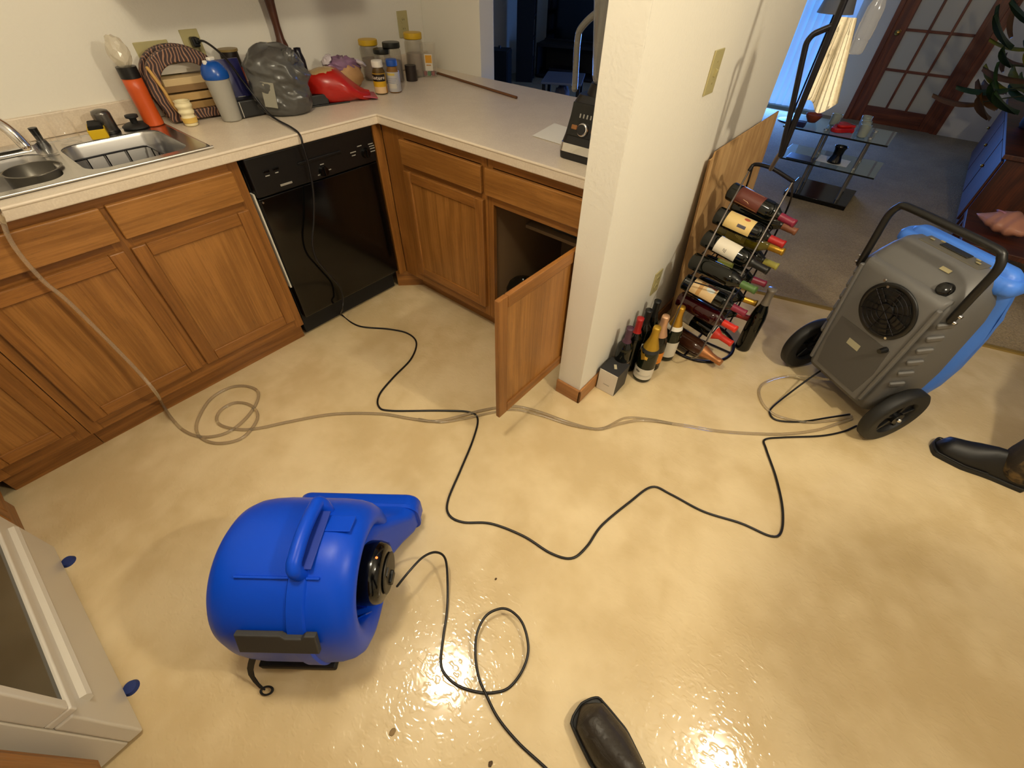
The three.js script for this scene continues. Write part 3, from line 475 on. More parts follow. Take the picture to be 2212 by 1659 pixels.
capBottle('supplement_bottle', 'supplement bottle with a blue cap and pale grey label', [.318, H, -.25], -1.0, mat(0x1c4fa8, .35), mat(0xa7793c, .15, { transmission: .4, ior: 1.4, thickness: 0 }), (g, w, h) => { g.fillStyle = '#b3b2b4'; g.fillRect(0, 0, w, h); g.fillStyle = '#c9b45a'; g.fillRect(180, 14, 120, 30); g.fillStyle = '#8f93a8'; for (let k = 0; k < 5; k++) g.fillRect(175, 80 + 26 * k, 150 - 18 * (k % 3), 8); g.fillStyle = '#c8c4b8'; g.fillRect(200, 150, 110, 60); });
function foodJar(label, pos, h, r, lidM, fill, sticker) {
  const t = thing('food_jar', label, 'jar', pos, -.8); part('glass', lathe([[0, 0], [r - .004, 0], [r, .005], [r, h * .78], [r * .86, h * .86], [r * .86, h * .9], [r * .83, h * .9], [r * .83, h * .86], [r - .003, h * .77], [r - .003, .008], [0, .006]], 32), M.clearPlastic, t);
  part('contents', cyl(r - .006, r - .006, h * .5, 24, [0, .008, 0]), fill, t); part('lid', lathe([[0, h * .86], [r * .96, h * .86], [r * .98, h * .88], [r * .98, h - .003], [r * .93, h], [0, h]], 32), lidM, t);
  if (sticker) { const g = new THREE.CylinderGeometry(r + .0008, r + .0008, h * .36, 16, 1, true, -.6, 1.1); g.translate(0, h * .32, 0); part('label', flat(g), sticker, t); }
}
const yl = mat(0xcfa61a, .4), dk = mat(0x15170f, .35);
foodJar('food jar with a yellow lid at the back of the left jars', [.42, H, -.555], .175, .05, yl, mat(0x7a5a40, .6));
foodJar('food jar with a dark lid, taller one by the yellow-lidded jar', [.475, H, -.435], .17, .046, dk, mat(0x6b5346, .6));
foodJar('food jar with a dark lid, shorter one in front', [.425, H, -.455], .145, .044, dk, mat(0x54463c, .6));
foodJar('big clear jar with a yellow lid in the corner by the wall', [.64, H, -.45], .195, .05, yl, mat(0x9b8672, .6));
{ const t = thing('clear_canister', 'clear canister with an orange and white label at the end of the jar row', 'canister', [.69, H, -.395], -.9); part('body', slab(rrect(-.04, -.03, .04, .03, .012), .15, 0, [], .003), M.clearPlastic, t); part('label', box(.042, .075, .0015, [.004, .068, .0315], 0), mat(0xffffff, .5, { map: canvasTex(128, 192, (g, w, h) => { g.fillStyle = '#d8d0c0'; g.fillRect(0, 0, w, h); g.fillStyle = '#d99a22'; g.fillRect(10, 12, 108, 90); g.fillStyle = '#b98a50'; g.fillRect(20, 120, 80, 14); }) }), t); t.children[1].geometry = new THREE.BoxGeometry(.042, .075, .0015).translate(.004, .068, .0315); const c = mat(0x8e2f28, .5), d = mat(0x2f7a40, .5); part('sweet', box(.018, .022, .018, [-.022, .016, .016], .004), c, t); part('sweet', box(.018, .022, .018, [0, .016, .017], .004), d, t); part('sweet', box(.018, .022, .018, [.022, .016, .016], .004), c, t); }
solo('dark_tin', cyl(.03, .03, .07, 24), mat(0x2a211c, .4), 'small dark tin in front of the big yellow-lidded jar', 'tin').position.set(.545, H, -.385);
solo('wooden_stick', [rod([.765, H + .006, -.47], [.638, H + .006, .285], .006, 12)], mat(0x6b4424, .6), 'long thin wooden stick lying on the peninsula worktop', 'stick');
solo('paper_sheet', slab([[.23, .70], [.43, .665], [.40, .86], [.22, .87]], .001, H + .001), M.paper, 'white sheet of paper sticking out from under the blender', 'paper');
{ // blender
  const t = thing('blender', 'black kitchen blender with a clear jar at the end of the peninsula', 'blender', [.205, H, 1.01], -PI / 2);
  part('base', loft([rrect(-.10, -.105, .10, .10, .03).map(p => [p[0], 0, p[1]]), rrect(-.103, -.105, .103, .102, .03).map(p => [p[0], .03, p[1]]), rrect(-.095, -.10, .095, .085, .03).map(p => [p[0], .075, p[1]]), rrect(-.085, -.09, .085, .06, .03).map(p => [p[0], .17, p[1]]), rrect(-.075, -.08, .075, .05, .03).map(p => [p[0], .19, p[1]])]), M.blackPlastic, t);
  part('chrome_trim', loft([rrect(-.096, .06, .096, .1035, .02).map(p => [p[0], .026, p[1] + .002]), rrect(-.094, .06, .094, .098, .02).map(p => [p[0], .052, p[1] + .002])]), M.chrome, t);
  const pan = part('control_panel', xf(box(.15, .10, .006, [0, 0, 0], .002), { t: [0, .122, .0735], r: [-.26, 0, 0] }), M.blackGloss, t);
  part('dial', xf(lathe([[0, .016], [.017, .016], [.021, .012], [.023, 0]], 28), { t: [-.012, .098, .081], r: [PI / 2 - .26, 0, 0] }), M.chrome, t); part('dial_cap', xf(cyl(.016, .016, .003, 24), { t: [-.012, .102, .097], r: [PI / 2 - .26, 0, 0] }), M.blackPlastic, t);
  const sw = mat(0x8a5a2c, .4); for (const x of [-.05, .03]) part('switch', xf(box(.022, .014, .005, [0, 0, 0], .002), { t: [x, .101, .0825], r: [-.26, 0, 0] }), sw, t);
  part('printed_marks', [-.036, -.022, -.008, .006, .02].map(x => xf(box(.005, .012, .0006, [0, 0, 0], 0), { t: [x, .136, .0735], r: [-.26, 0, 0] })), mat(0x8d8a82, .6), t);
  part('collar', cyl(.066, .055, .03, 28, [0, .19, -.02]), M.blackPlastic, t);
  const jar = mat(0xdcdad2, .1, { transmission: .84, ior: 1.45, thickness: 0 });
  part('jar', [lathe([[.044, .222], [.05, .222], [.056, .24], [.078, .42], [.086, .47], [.083, .47], [.075, .42], [.053, .24], [.044, .226]], 32).translate(0, 0, -.02)], jar, t);
  part('handle', [tube([[-.066, .40, -.02], [-.098, .376, -.01], [-.122, .350, -.005], [-.127, .33, -.005], [-.127, .30, -.005], [-.120, .19, -.005]], .0105, 30, 10)], mat(0xd8d4c8, .08, { transmission: .86, ior: 1.45, thickness: 0 }), t);
  part('blade', [box(.05, .002, .01, [0, .24, -.02], .001), box(.01, .002, .05, [0, .246, -.02], .001)], M.steel, t);
  part('lid', lathe([[0, .475], [.088, .47], [.09, .49], [.04, .505], [0, .507]], 28).translate(0, 0, -.02), M.blackPlastic, t);
}
// ---------------------------------------------------------------- inside the open cabinet (depth runs towards +x)
vase('storage_jar', 'squat jar with a yellow-green lid inside the open cabinet', 'jar', [[0, 0], [.05, 0], [.055, .01], [.055, .10], [.058, .10], [.058, .125], [0, .128]], mat(0x8a8420, .45), [.30, .118, .80]);
vase('white_bowl', 'white bowl on top of the blue-lidded tub in the open cabinet', 'bowl', [[0, .0], [.03, .0], [.055, .06], [.052, .06], [.028, .005], [0, .005]], M.white, [.20, .345, .90]);
{ const t = thing('plastic_tub', 'tall clear tub with a bright blue lid inside the open cabinet', 'tub', [.20, .118, .90]); part('tub', lathe([[0, 0], [.06, 0], [.068, .2], [0, .2]], 28), mat(0xb9b9b4, .3), t); part('lid', lathe([[0, .2], [.074, .2], [.074, .222], [.066, .226], [0, .226]], 28), mat(0x1736c0, .35), t); }
{ const t = thing('storage_box', 'pale plastic food box at the front of the open cabinet', 'food box', [.125, .118, .80], .2); part('box', slab(rrect(-.05, -.08, .05, .08, .02), .13, 0, [], .004), mat(0xc9c9c6, .35), t); part('lid', slab(rrect(-.054, -.084, .054, .084, .02), .014, .131, [rrect(-.03, -.06, .03, .06, .012)], .003), mat(0xdcdcda, .35), t); }
{ const t = thing('storage_box', 'second pale food box low beside the cabinet door', 'food box', [.10, .118, .93], -.1); part('box', slab(rrect(-.04, -.07, .04, .07, .02), .09, 0, [], .004), mat(0xb9b6b4, .35), t); part('lid', slab(rrect(-.044, -.074, .044, .074, .02), .012, .091, [], .003), mat(0xd0ccc8, .35), t); }
vase('glass_lid_pot', 'dark glass pot at the left inside the open cabinet', 'pot', [[0, 0], [.07, 0], [.085, .03], [.085, .11], [.07, .14], [.015, .155], [.015, .17], [0, .172]], mat(0x16150f, .12), [.19, .118, .715]);
{ const t = thing('baking_dish', 'grey baking dish on the shelf of the open cabinet', 'dish', [.42, .516, .92]); part('dish', slab(rrect(-.11, -.16, .11, .16, .03), .06, 0, [rrect(-.1, -.15, .1, .15, .03)], .003), mat(0x5d5a50, .4), t); part('base', slab(rrect(-.11, -.16, .11, .16, .03), .006, 0), mat(0x5d5a50, .4), t); }
const CORD_LONG = [[-0.400, 1.145, -0.600], [-0.385, 1.150, -0.540], [-0.380, 1.110, -0.420], [-0.375, 1.030, -0.330], [-0.358, 0.944, -0.262], [-0.353, 0.922, -0.206], [-0.372, 0.922, -0.057], [-0.382, 0.911, 0.012], [-0.388, 0.871, 0.022], [-0.389, 0.794, 0.022], [-0.406, 0.689, 0.022], [-0.440, 0.589, 0.022], [-0.480, 0.495, 0.022], [-0.486, 0.417, 0.022], [-0.455, 0.330, 0.022], [-0.417, 0.228, 0.022], [-0.424, 0.153, 0.022], [-0.442, 0.111, 0.022], [-0.406, 0.005, -0.081], [-0.405, 0.005, 0.071], [-0.317, 0.005, 0.214], [-0.276, 0.005, 0.315], [-0.296, 0.005, 0.407], [-0.396, 0.005, 0.481], [-0.536, 0.005, 0.517], [-0.649, 0.005, 0.556], [-0.698, 0.005, 0.612], [-0.678, 0.005, 0.673], [-0.539, 0.005, 0.835], [-0.462, 0.005, 0.937], [-0.465, 0.005, 0.995], [-0.560, 0.005, 1.057], [-0.699, 0.005, 1.121], [-0.822, 0.005, 1.177], [-0.862, 0.005, 1.222], [-0.850, 0.005, 1.281], [-0.790, 0.005, 1.360], [-0.751, 0.005, 1.478], [-0.738, 0.005, 1.588], [-0.706, 0.005, 1.653], [-0.638, 0.005, 1.670], [-0.539, 0.005, 1.669], [-0.393, 0.005, 1.700], [-0.279, 0.005, 1.734], [-0.261, 0.005, 1.805], [-0.249, 0.005, 1.928], [-0.206, 0.005, 2.050], [-0.186, 0.005, 2.149], [-0.143, 0.005, 2.173], [-0.040, 0.005, 2.147], [0.080, 0.005, 2.088], [0.193, 0.005, 2.016], [0.239, 0.005, 1.996], [0.301, 0.005, 2.050], [0.413, 0.005, 2.170], [0.503, 0.005, 2.241], [0.580, 0.005, 2.281]];
const CORD_BLOWER = [[-1.157, 0.120, 1.319], [-1.105, 0.130, 1.317], [-1.048, 0.120, 1.313], [-1.008, 0.100, 1.325], [-0.998, 0.070, 1.352], [-1.038, 0.030, 1.398], [-1.094, 0.012, 1.450], [-1.154, 0.005, 1.494], [-1.200, 0.005, 1.532], [-1.213, 0.005, 1.565], [-1.208, 0.005, 1.612], [-1.185, 0.005, 1.661], [-1.158, 0.005, 1.696], [-1.120, 0.005, 1.723], [-1.062, 0.012, 1.726], [-1.013, 0.020, 1.706], [-0.977, 0.030, 1.658], [-0.972, 0.038, 1.613], [-0.988, 0.040, 1.579], [-1.031, 0.036, 1.557], [-1.084, 0.030, 1.568], [-1.129, 0.022, 1.604], [-1.159, 0.016, 1.645], [-1.172, 0.014, 1.679], [-1.191, 0.008, 1.742], [-1.196, 0.005, 1.818], [-1.190, 0.005, 1.903], [-1.186, 0.005, 2.012]];
const CORD_LOOP = [[0.748, 0.120, 2.075], [0.670, 0.080, 2.038], [0.560, 0.030, 1.995], [0.446, 0.008, 1.963], [0.400, 0.006, 1.969], [0.386, 0.006, 2.006], [0.444, 0.006, 2.086], [0.551, 0.006, 2.175], [0.634, 0.006, 2.243]];
const HOSE = [[-1.307, 0.894, -0.198], [-1.307, 0.944, 0.095], [-1.310, 0.900, 0.020], [-1.328, 0.851, 0.025], [-1.336, 0.794, 0.030], [-1.335, 0.709, 0.035], [-1.322, 0.636, 0.045], [-1.310, 0.500, 0.060], [-1.299, 0.326, 0.085], [-1.300, 0.230, 0.110], [-1.308, 0.030, -0.080], [-1.315, 0.008, 0.003], [-1.308, 0.006, 0.112], [-1.272, 0.006, 0.200], [-1.200, 0.006, 0.250], [-1.114, 0.006, 0.236], [-1.036, 0.006, 0.184], [-0.997, 0.006, 0.120], [-1.017, 0.006, 0.047], [-1.070, 0.006, 0.003], [-1.156, 0.006, 0.008], [-1.235, 0.006, 0.074], [-1.276, 0.006, 0.142], [-1.278, 0.006, 0.214], [-1.244, 0.006, 0.283], [-1.178, 0.006, 0.324], [-1.110, 0.006, 0.300], [-1.067, 0.006, 0.251], [-1.061, 0.006, 0.175], [-1.097, 0.006, 0.112], [-1.155, 0.006, 0.107], [-1.193, 0.006, 0.144], [-1.195, 0.006, 0.199], [-1.155, 0.006, 0.277], [-1.101, 0.006, 0.329], [-1.008, 0.006, 0.388], [-0.884, 0.006, 0.474], [-0.799, 0.006, 0.556], [-0.711, 0.006, 0.667], [-0.650, 0.006, 0.779], [-0.594, 0.006, 0.865], [-0.511, 0.006, 0.923], [-0.402, 0.006, 0.988], [-0.307, 0.006, 1.070], [-0.259, 0.006, 1.176], [-0.223, 0.006, 1.312], [-0.175, 0.006, 1.424], [-0.083, 0.006, 1.484], [-0.001, 0.006, 1.552], [0.081, 0.006, 1.688], [0.164, 0.006, 1.841], [0.305, 0.006, 2.029], [0.431, 0.006, 2.146], [0.540, 0.006, 2.215], [0.610, 0.006, 2.256]];
const HOSE_SECOND = [[-0.631, 0.006, 0.802], [-0.585, 0.006, 0.884], [-0.507, 0.006, 0.947], [-0.403, 0.006, 1.016], [-0.322, 0.006, 1.082], [-0.270, 0.006, 1.197], [-0.225, 0.006, 1.338], [-0.158, 0.006, 1.436], [-0.042, 0.006, 1.484], [0.019, 0.006, 1.564], [0.064, 0.006, 1.653]];
const HOSE_LOOP = [[0.700, 0.220, 2.181], [0.704, 0.130, 2.155], [0.678, 0.100, 2.101], [0.703, 0.060, 2.046], [0.689, 0.020, 1.954], [0.596, 0.008, 1.890], [0.513, 0.007, 1.884], [0.437, 0.007, 1.929], [0.412, 0.007, 1.997], [0.454, 0.007, 2.103], [0.546, 0.007, 2.195], [0.624, 0.007, 2.253]];
// ---------------------------------------------------------------- wine bottles
// kind: profile of the glass from the base up, in metres
const WINE = [[0, .004], [.030, 0], [.0355, .003], [.037, .008], [.037, .185], [.034, .203], [.022, .222], [.0145, .236], [.0138, .288], [.0152, .290], [.0152, .300], [0, .300]];
const SLIM = [[0, .004], [.030, 0], [.0355, .003], [.037, .008], [.037, .16], [.030, .195], [.020, .225], [.0142, .25], [.0138, .296], [.0152, .298], [.0152, .308], [0, .308]];
const CHAMP = [[0, .004], [.034, 0], [.042, .004], [.0435, .010], [.0435, .15], [.040, .175], [.028, .212], [.018, .245], [.0155, .275], [.017, .282], [.017, .296], [.0145, .305], [0, .306]];
const Y = V(0, 1, 0);
function labelShell(r, y0, y1, ang, m, seg = 22) { const g = new THREE.CylinderGeometry(r + .0007, r + .0007, y1 - y0, seg, 1, true, -ang / 2, ang); g.translate(0, (y0 + y1) / 2, 0); return flat(g); }
function labelMat(draw) { return mat(0xffffff, .5, { map: canvasTex(256, 192, draw) }); }
const scrib = (g, x, y, w, n, col, h = 5) => { g.fillStyle = col; for (let k = 0; k < n; k++) g.fillRect(x + (k % 2) * 6, y + k * (h + 6), w - (k * 37 % 30), h); };
function bottle(label, { prof = WINE, glass = M.bottle, cap = M.foilBlack, capFrom = .225, lab = null, neck = null, base = [0, 0, 0], to = null, roll = 0, group }) {
  const t = thing('wine_bottle', label, 'bottle', base, 0, group); const top = prof[prof.length - 1][1];
  part('bottle', lathe(prof, 32), glass, t);
  const cp = prof.filter(p => p[1] > capFrom).map(p => [p[0] ? p[0] + .0009 : 0, p[1] + .0006]); let k = prof.findIndex(p => p[1] > capFrom); const a = prof[k - 1], b = prof[k], f = (capFrom - a[1]) / (b[1] - a[1]);
  part('capsule', lathe([[mix(a[0], b[0], f) + .0009, capFrom], ...cp], 28), cap, t);
  if (lab) { const r = prof[4][0]; part('label', labelShell(r, lab.y0, lab.y1, lab.ang || 2.3, labelMat(lab.draw)), t.children[0].material, t).material = labelMat(lab.draw); }
  if (neck) { const q = []; for (const p of prof) if (p[1] > neck[0] - .03 && p[1] < neck[1] + .03) q.push(p); const rad = y => { for (let i = 1; i < prof.length; i++) if (prof[i][1] >= y) { const s = (y - prof[i - 1][1]) / Math.max(1e-6, prof[i][1] - prof[i - 1][1]); return mix(prof[i - 1][0], prof[i][0], s); } return 0; }; const ys = [0, .33, .66, 1].map(s => mix(neck[0], neck[1], s)); part('neck_label', lathe(ys.map(y => [rad(y) + .0016, y]), 28), neck[2], t); }
  if (to) { const d = V(...to).sub(V(...base)).normalize(); const q = new THREE.Quaternion().setFromUnitVectors(Y, d); t.quaternion.copy(q.multiply(new THREE.Quaternion().setFromAxisAngle(Y, roll))); } else t.rotation.y = roll;
  return t;
}
const lb = (bg, fn) => (g, w, h) => { g.fillStyle = bg; g.fillRect(0, 0, w, h); fn && fn(g, w, h); };
const whiteLab = lb('#d9d2c2', g => { g.fillStyle = '#7a7468'; g.beginPath(); g.arc(70, 60, 20, 0, 7); g.fill(); scrib(g, 60, 110, 120, 3, '#a29c90'); });
// standing on the floor against the wall
bottle('standing dark wine bottle with a purple cap beside the small box', { base: [.166, .001, 1.326], roll: -1.1, cap: M.foilPurple, lab: { y0: .03, y1: .125, draw: lb('#33221b', g => { g.strokeStyle = '#b9a07c'; g.lineWidth = 4; g.beginPath(); g.moveTo(0, 8); g.lineTo(256, 8); g.stroke(); scrib(g, 70, 60, 110, 1, '#d8cdb8', 16); scrib(g, 60, 100, 120, 3, '#6d5140'); }) } });
bottle('standing dark wine bottle with a red cap against the wall', { base: [.258, .001, 1.327], roll: -1.1, cap: M.foilRed });
bottle('standing wine bottle with a black cap next to the red-capped one', { base: [.340, .001, 1.327], roll: -1.1, lab: { y0: .04, y1: .13, draw: whiteLab } });
bottle('tallest black wine bottle standing at the wall by the cardboard', { prof: SLIM, base: [.420, .001, 1.328], roll: -1.1, lab: { y0: .04, y1: .13, draw: lb('#b9b39c') } });
{ const t = bottle('sparkling wine bottle with yellow foil and a broad white label, in front', { prof: CHAMP, base: [.243, .001, 1.415], roll: -1.1, glass: M.bottleGreen, cap: mat(0xb48f2c, .38, { metalness: .5 }), capFrom: .185, lab: { y0: .022, y1: .085, ang: 3.6, draw: whiteLab }, neck: [.176, .192, mat(0x23262a, .4)] });
  part('foil_tear', [xf(box(.02, .05, .002, [0, 0, 0], 0), { t: [-.030, .165, .028], r: [-.5, -.8, .25] }), xf(box(.014, .035, .002, [0, 0, 0], 0), { t: [-.012, .163, .037], r: [-.6, -.2, -.2] })], M.gold, t); }
bottle('sparkling wine bottle with pink-gold foil and an orange label', { prof: CHAMP, base: [.342, .001, 1.408], roll: -1.0, glass: M.bottle, cap: M.pinkFoil, capFrom: .2, lab: { y0: .05, y1: .115, draw: lb('#d98218', g => { g.fillStyle = '#f1d9a0'; g.fillRect(40, 60, 90, 60); g.fillStyle = '#7a4a14'; scrib(g, 50, 140, 130, 2, '#7a4a14'); }) } });
bottle('sparkling wine bottle with gold foil and a white collar by the rack', { prof: CHAMP, base: [.455, .001, 1.432], roll: -1.1, glass: M.bottleGreen, cap: M.gold, capFrom: .205, neck: [.186, .206, M.white], lab: { y0: .03, y1: .12, draw: lb('#d2ccbc') } });
{ // small box
  const t = thing('small_box', 'small white and dark gift box at the foot of the wall', 'box', [.092, 0, 1.333], 0);
  part('carton', box(.105, .124, .092, [.003, .063, -.003], .001), mat(0x2a2a2c, .5), t); part('front_panel', cbox([-.0515, .002, -.048], [-.0495, .124, .042], 0), mat(0xd8cfc0, .6), t); part('print', [cbox([-.0522, .045, -.018], [-.0514, .050, .012], 0)], mat(0xa79f94, .6), t);
  part('top_print', xf(box(.03, .0008, .012, [0, 0, 0], 0), { t: [0, .1256, 0], r: [0, .6, 0] }), mat(0xb5ad92, .5), t); }
// lying in the rack: butt towards the wall, neck out
const RK = 'bottles lying in the wine rack';
const brownLab = lb('#5e2a1e', g => { g.strokeStyle = '#cda36a'; g.lineWidth = 5; g.beginPath(); g.moveTo(20, 20); g.lineTo(20, 172); g.moveTo(238, 10); g.lineTo(238, 182); g.stroke(); g.strokeStyle = '#e1c79a'; g.lineWidth = 4; g.beginPath(); g.moveTo(170, 130); g.bezierCurveTo(185, 60, 160, 120, 190, 80); g.stroke(); });
const creamLab = lb('#d9bd7c', g => { g.fillStyle = '#a8543a'; g.beginPath(); g.arc(60, 60, 22, 0, 7); g.fill(); g.fillStyle = '#4a4652'; g.fillRect(150, 40, 40, 60); });
const plainLab = lb('#ddd5c4', g => scrib(g, 150, 90, 50, 3, '#4b463e', 4));
const sceneLab = lb('#d3b587', g => { g.fillStyle = '#7a3a2a'; g.fillRect(10, 10, 60, 80); g.fillStyle = '#cfd6d2'; g.beginPath(); g.arc(100, 50, 34, 0, 7); g.fill(); g.fillStyle = '#b98c52'; g.fillRect(10, 110, 236, 30); });
const greyLab = lb('#a9a39a', g => scrib(g, 40, 40, 160, 6, '#8c877e', 6));
const front = [
  ['lying wine bottle with a brown label, topmost in the rack', [.745, .73, 1.385], [.70, .69, 1.675], M.bottle, M.foilMagenta, .235, [.045, .155, brownLab]],
  ['lying wine bottle with a cream label and red cap, second from the top', [.665, .651, 1.385], [.65, .622, 1.672], M.bottle, M.foilRed, .238, [.05, .165, creamLab]],
  ['lying wine bottle with a plain white label, third from the top', [.606, .570, 1.385], [.573, .536, 1.67], M.bottle, M.foilBlack, .225, [.065, .165, plainLab]],
  ['unlabelled dark lying wine bottle with a green cap, fourth from the top', [.54, .487, 1.385], [.49, .484, 1.66], M.bottle, M.foilGreen, .236, null],
  ['lying wine bottle with a tan picture label and magenta cap', [.52, .392, 1.385], [.52, .353, 1.66], M.bottle, M.foilMagenta, .236, [.045, .155, sceneLab]],
  ['dark red lying wine bottle with a bright red cap', [.545, .285, 1.385], [.49, .282, 1.66], M.bottleRed, M.foilBright, .236, null],
  ['lying wine bottle with a grey label and a long orange-red capsule', [.63, .165, 1.385], [.585, .140, 1.66], M.bottle, M.foilBright, .205, [.025, .085, greyLab]],
  ['lying rosé bottle with copper foil, lowest in the rack', [.60, .058, 1.385], [.53, .055, 1.66], M.bottleRose, M.copper, .20, null]];
front.forEach(([label, b, to, glass, cap, cf, L], i) => bottle(label, { base: b, to, glass, cap, capFrom: cf, roll: -2.3, prof: i === 7 ? CHAMP : WINE, lab: L ? { y0: L[0], y1: L[1], ang: 2.2, draw: L[2] } : null, neck: i === 6 ? [.192, .207, M.white] : null, group: RK }));
const back = [
  ['lying bottle with a brown cap, uppermost of the rear bottles', [.90, .62, 1.385], [.885, .59, 1.668], M.bottle, M.foilBrown, null],
  ['lying olive green bottle with a gold cap behind the white-label bottle', [.80, .545, 1.385], [.775, .538, 1.665], M.bottleOlive, M.gold, [.05, .14, lb('#7d6f2c', g => scrib(g, 30, 40, 180, 5, '#b9ad60', 8))]],
  ['lying bottle with a yellow-green cap in the middle of the rear column', [.85, .46, 1.385], [.835, .44, 1.667], M.bottle, M.foilYellow, [.05, .14, lb('#3c2a50', g => { g.strokeStyle = '#9a93a8'; g.lineWidth = 8; g.strokeRect(30, 30, 196, 132); })]],
  ['lying bottle with a dark red cap and a green label behind the tan-label bottle', [.73, .40, 1.385], [.80, .36, 1.667], M.bottle, M.foilMagenta, [.055, .13, lb('#7c8238', g => { g.fillStyle = '#a9a86a'; g.fillRect(10, 20, 80, 150); })]],
  ['lying bottle with a gold tip low in the rear column', [.76, .27, 1.385], [.83, .235, 1.678], M.bottle, M.gold, null],
  ['lying bottle with a red tip, lowest of the rear bottles', [.77, .17, 1.385], [.82, .15, 1.677], M.bottle, M.foilRed, null]];
back.forEach(([label, b, to, glass, cap, L]) => bottle(label, { base: b, to, glass, cap, capFrom: .236, roll: -2.3, lab: L ? { y0: L[0], y1: L[1], ang: 2.2, draw: L[2] } : null, group: RK }));
bottle('tall empty-necked dark bottle standing on the floor right of the rack', { prof: [[0, .004], [.030, 0], [.035, .004], [.036, .01], [.036, .20], [.030, .24], [.020, .27], [.0165, .30], [.0165, .345], [.019, .347], [.019, .36], [0, .36]], base: [.782, .001, 1.712], cap: mat(0x6f675c, .3), capFrom: .275 });
// ---------------------------------------------------------------- the rack itself
{
  const t = thing('wine_rack', 'black metal wine rack on a round base with a tall bent handle', 'wine rack', [.69, 0, 1.51]); const o = ([x, y, z]) => [x - .69, y, z - 1.51];
  part('base_ring', xf(flat(new THREE.TorusGeometry(.178, .0075, 10, 64)), { r: [PI / 2, 0, 0], t: [0, .0085, 0] }), M.blackMetal, t);
  part('base_bar', [rod([-.178, .010, 0], [.178, .010, 0], .005), rod([0, .010, -.178], [0, .010, .178], .005)], M.blackMetal, t);
  part('upright', tube([[.56, .01, 1.40], [.43, .14, 1.425], [.415, .30, 1.432], [.47, .48, 1.432], [.57, .65, 1.432], [.74, .825, 1.430]].map(o), .0036, 50, 8), M.rackWire, t);
  part('upright', tube([[.515, .01, 1.545], [.385, .15, 1.592], [.40, .27, 1.60], [.55, .565, 1.60], [.66, .72, 1.60], [.735, .825, 1.600]].map(o), .0036, 50, 8), M.rackWire, t);
  part('upright', tube([[.84, .01, 1.43], [.885, .25, 1.40], [.935, .45, 1.40], [.95, .68, 1.40], [.75, .835, 1.435]].map(o), .0042, 50, 8), M.blackMetal, t);
  part('upright', tube([[.835, .01, 1.595], [.86, .14, 1.6], [.885, .30, 1.6], [.95, .50, 1.6], [.93, .68, 1.6], [.74, .82, 1.60]].map(o), .0042, 50, 8), M.blackMetal, t);
  part('top_hoop', tube([[.74, .825, 1.43], [.755, .845, 1.44], [.74, .85, 1.508], [.735, .825, 1.60]].map(o), .0075, 30, 8), M.blackMetal, t);
  for (const [x0, x1, y] of [[.56, .90, .20], [.57, .90, .335], [.58, .93, .425], [.63, .93, .51], [.70, .94, .59]]) for (const z of [1.405, 1.59]) part('shelf_bar', rod(o([x0 - .05, y, z]), o([x1, y - .01, z]), .0028, 8), M.blackMetal, t);
  part('cross_bar', rod(o([.455, .44, 1.432]), o([.485, .435, 1.60]), .003, 8), M.blackMetal, t);
  part('handle', tube([[.525, .96, 1.554], [.52, 1.12, 1.525], [.514, 1.258, 1.498], [.517, 1.283, 1.507], [.524, 1.305, 1.548]].map(o), .0085, 60, 10, false, .2), M.blackMetal, t);
  part('pole', tube([[.525, .96, 1.556], [.524, 1.13, 1.552], [.523, 1.30, 1.549], [.522, 1.52, 1.546]].map(o), .0095, 30, 10), M.blackMetal, t);
  part('support', tube([[.526, .98, 1.556], [.60, .93, 1.535], [.70, .86, 1.512], [.74, .852, 1.508]].map(o), .0075, 30, 10), M.greyTube, t);
}
{ // towel: a folded cloth hanging from the pole
  const rows = 24, cols = 30, pos = [], idx = [], A = V(.62, 1.318, 1.562), L0 = V(.612, 1.086, 1.528), R0 = V(.628, 1.100, 1.636);
  for (let i = 0; i <= rows; i++) for (let j = 0; j <= cols; j++) { const u = i / rows, v = j / cols; const w = 1; const b = L0.clone().lerp(R0, .5 + (v - .5) * w); const top = V(A.x, A.y, A.z + (v - .5) * .045).lerp(b, u); top.y = mix(A.y, mix(L0.y, R0.y, v) + .018 * Math.sin(v * 6.3 + .5), u); top.x -= (.010 * Math.cos(v * 2 * PI * 1.75) + .004 * Math.sin(v * 13)) * (.3 + .7 * u); pos.push(top.x, top.y, top.z); }
  for (let i = 0; i < rows; i++) for (let j = 0; j < cols; j++) { const a = i * (cols + 1) + j, b = a + 1, c = a + cols + 1, d = c + 1; idx.push(a, c, b, b, c, d); }
  const n = (rows + 1) * (cols + 1), q = pos.slice(); for (let k = 0; k < n; k++) { q.push(pos[3 * k] + .004, pos[3 * k + 1], pos[3 * k + 2]); } const id2 = idx.slice(); for (let k = 0; k < idx.length; k += 3) id2.push(idx[k] + n, idx[k + 2] + n, idx[k + 1] + n);
  const rim = []; for (let j = 0; j <= cols; j++) rim.push(rows * (cols + 1) + j); for (let k = 0; k < cols; k++) id2.push(rim[k], rim[k] + n, rim[k + 1], rim[k + 1], rim[k] + n, rim[k + 1] + n);
  const g = new THREE.BufferGeometry(); g.setAttribute('position', new THREE.Float32BufferAttribute(q, 3)); g.setIndex(id2); g.computeVertexNormals(); solo('towel', boxUV(g), M.towel, 'white cloth hanging from the bent handle of the rack', 'towel');
}
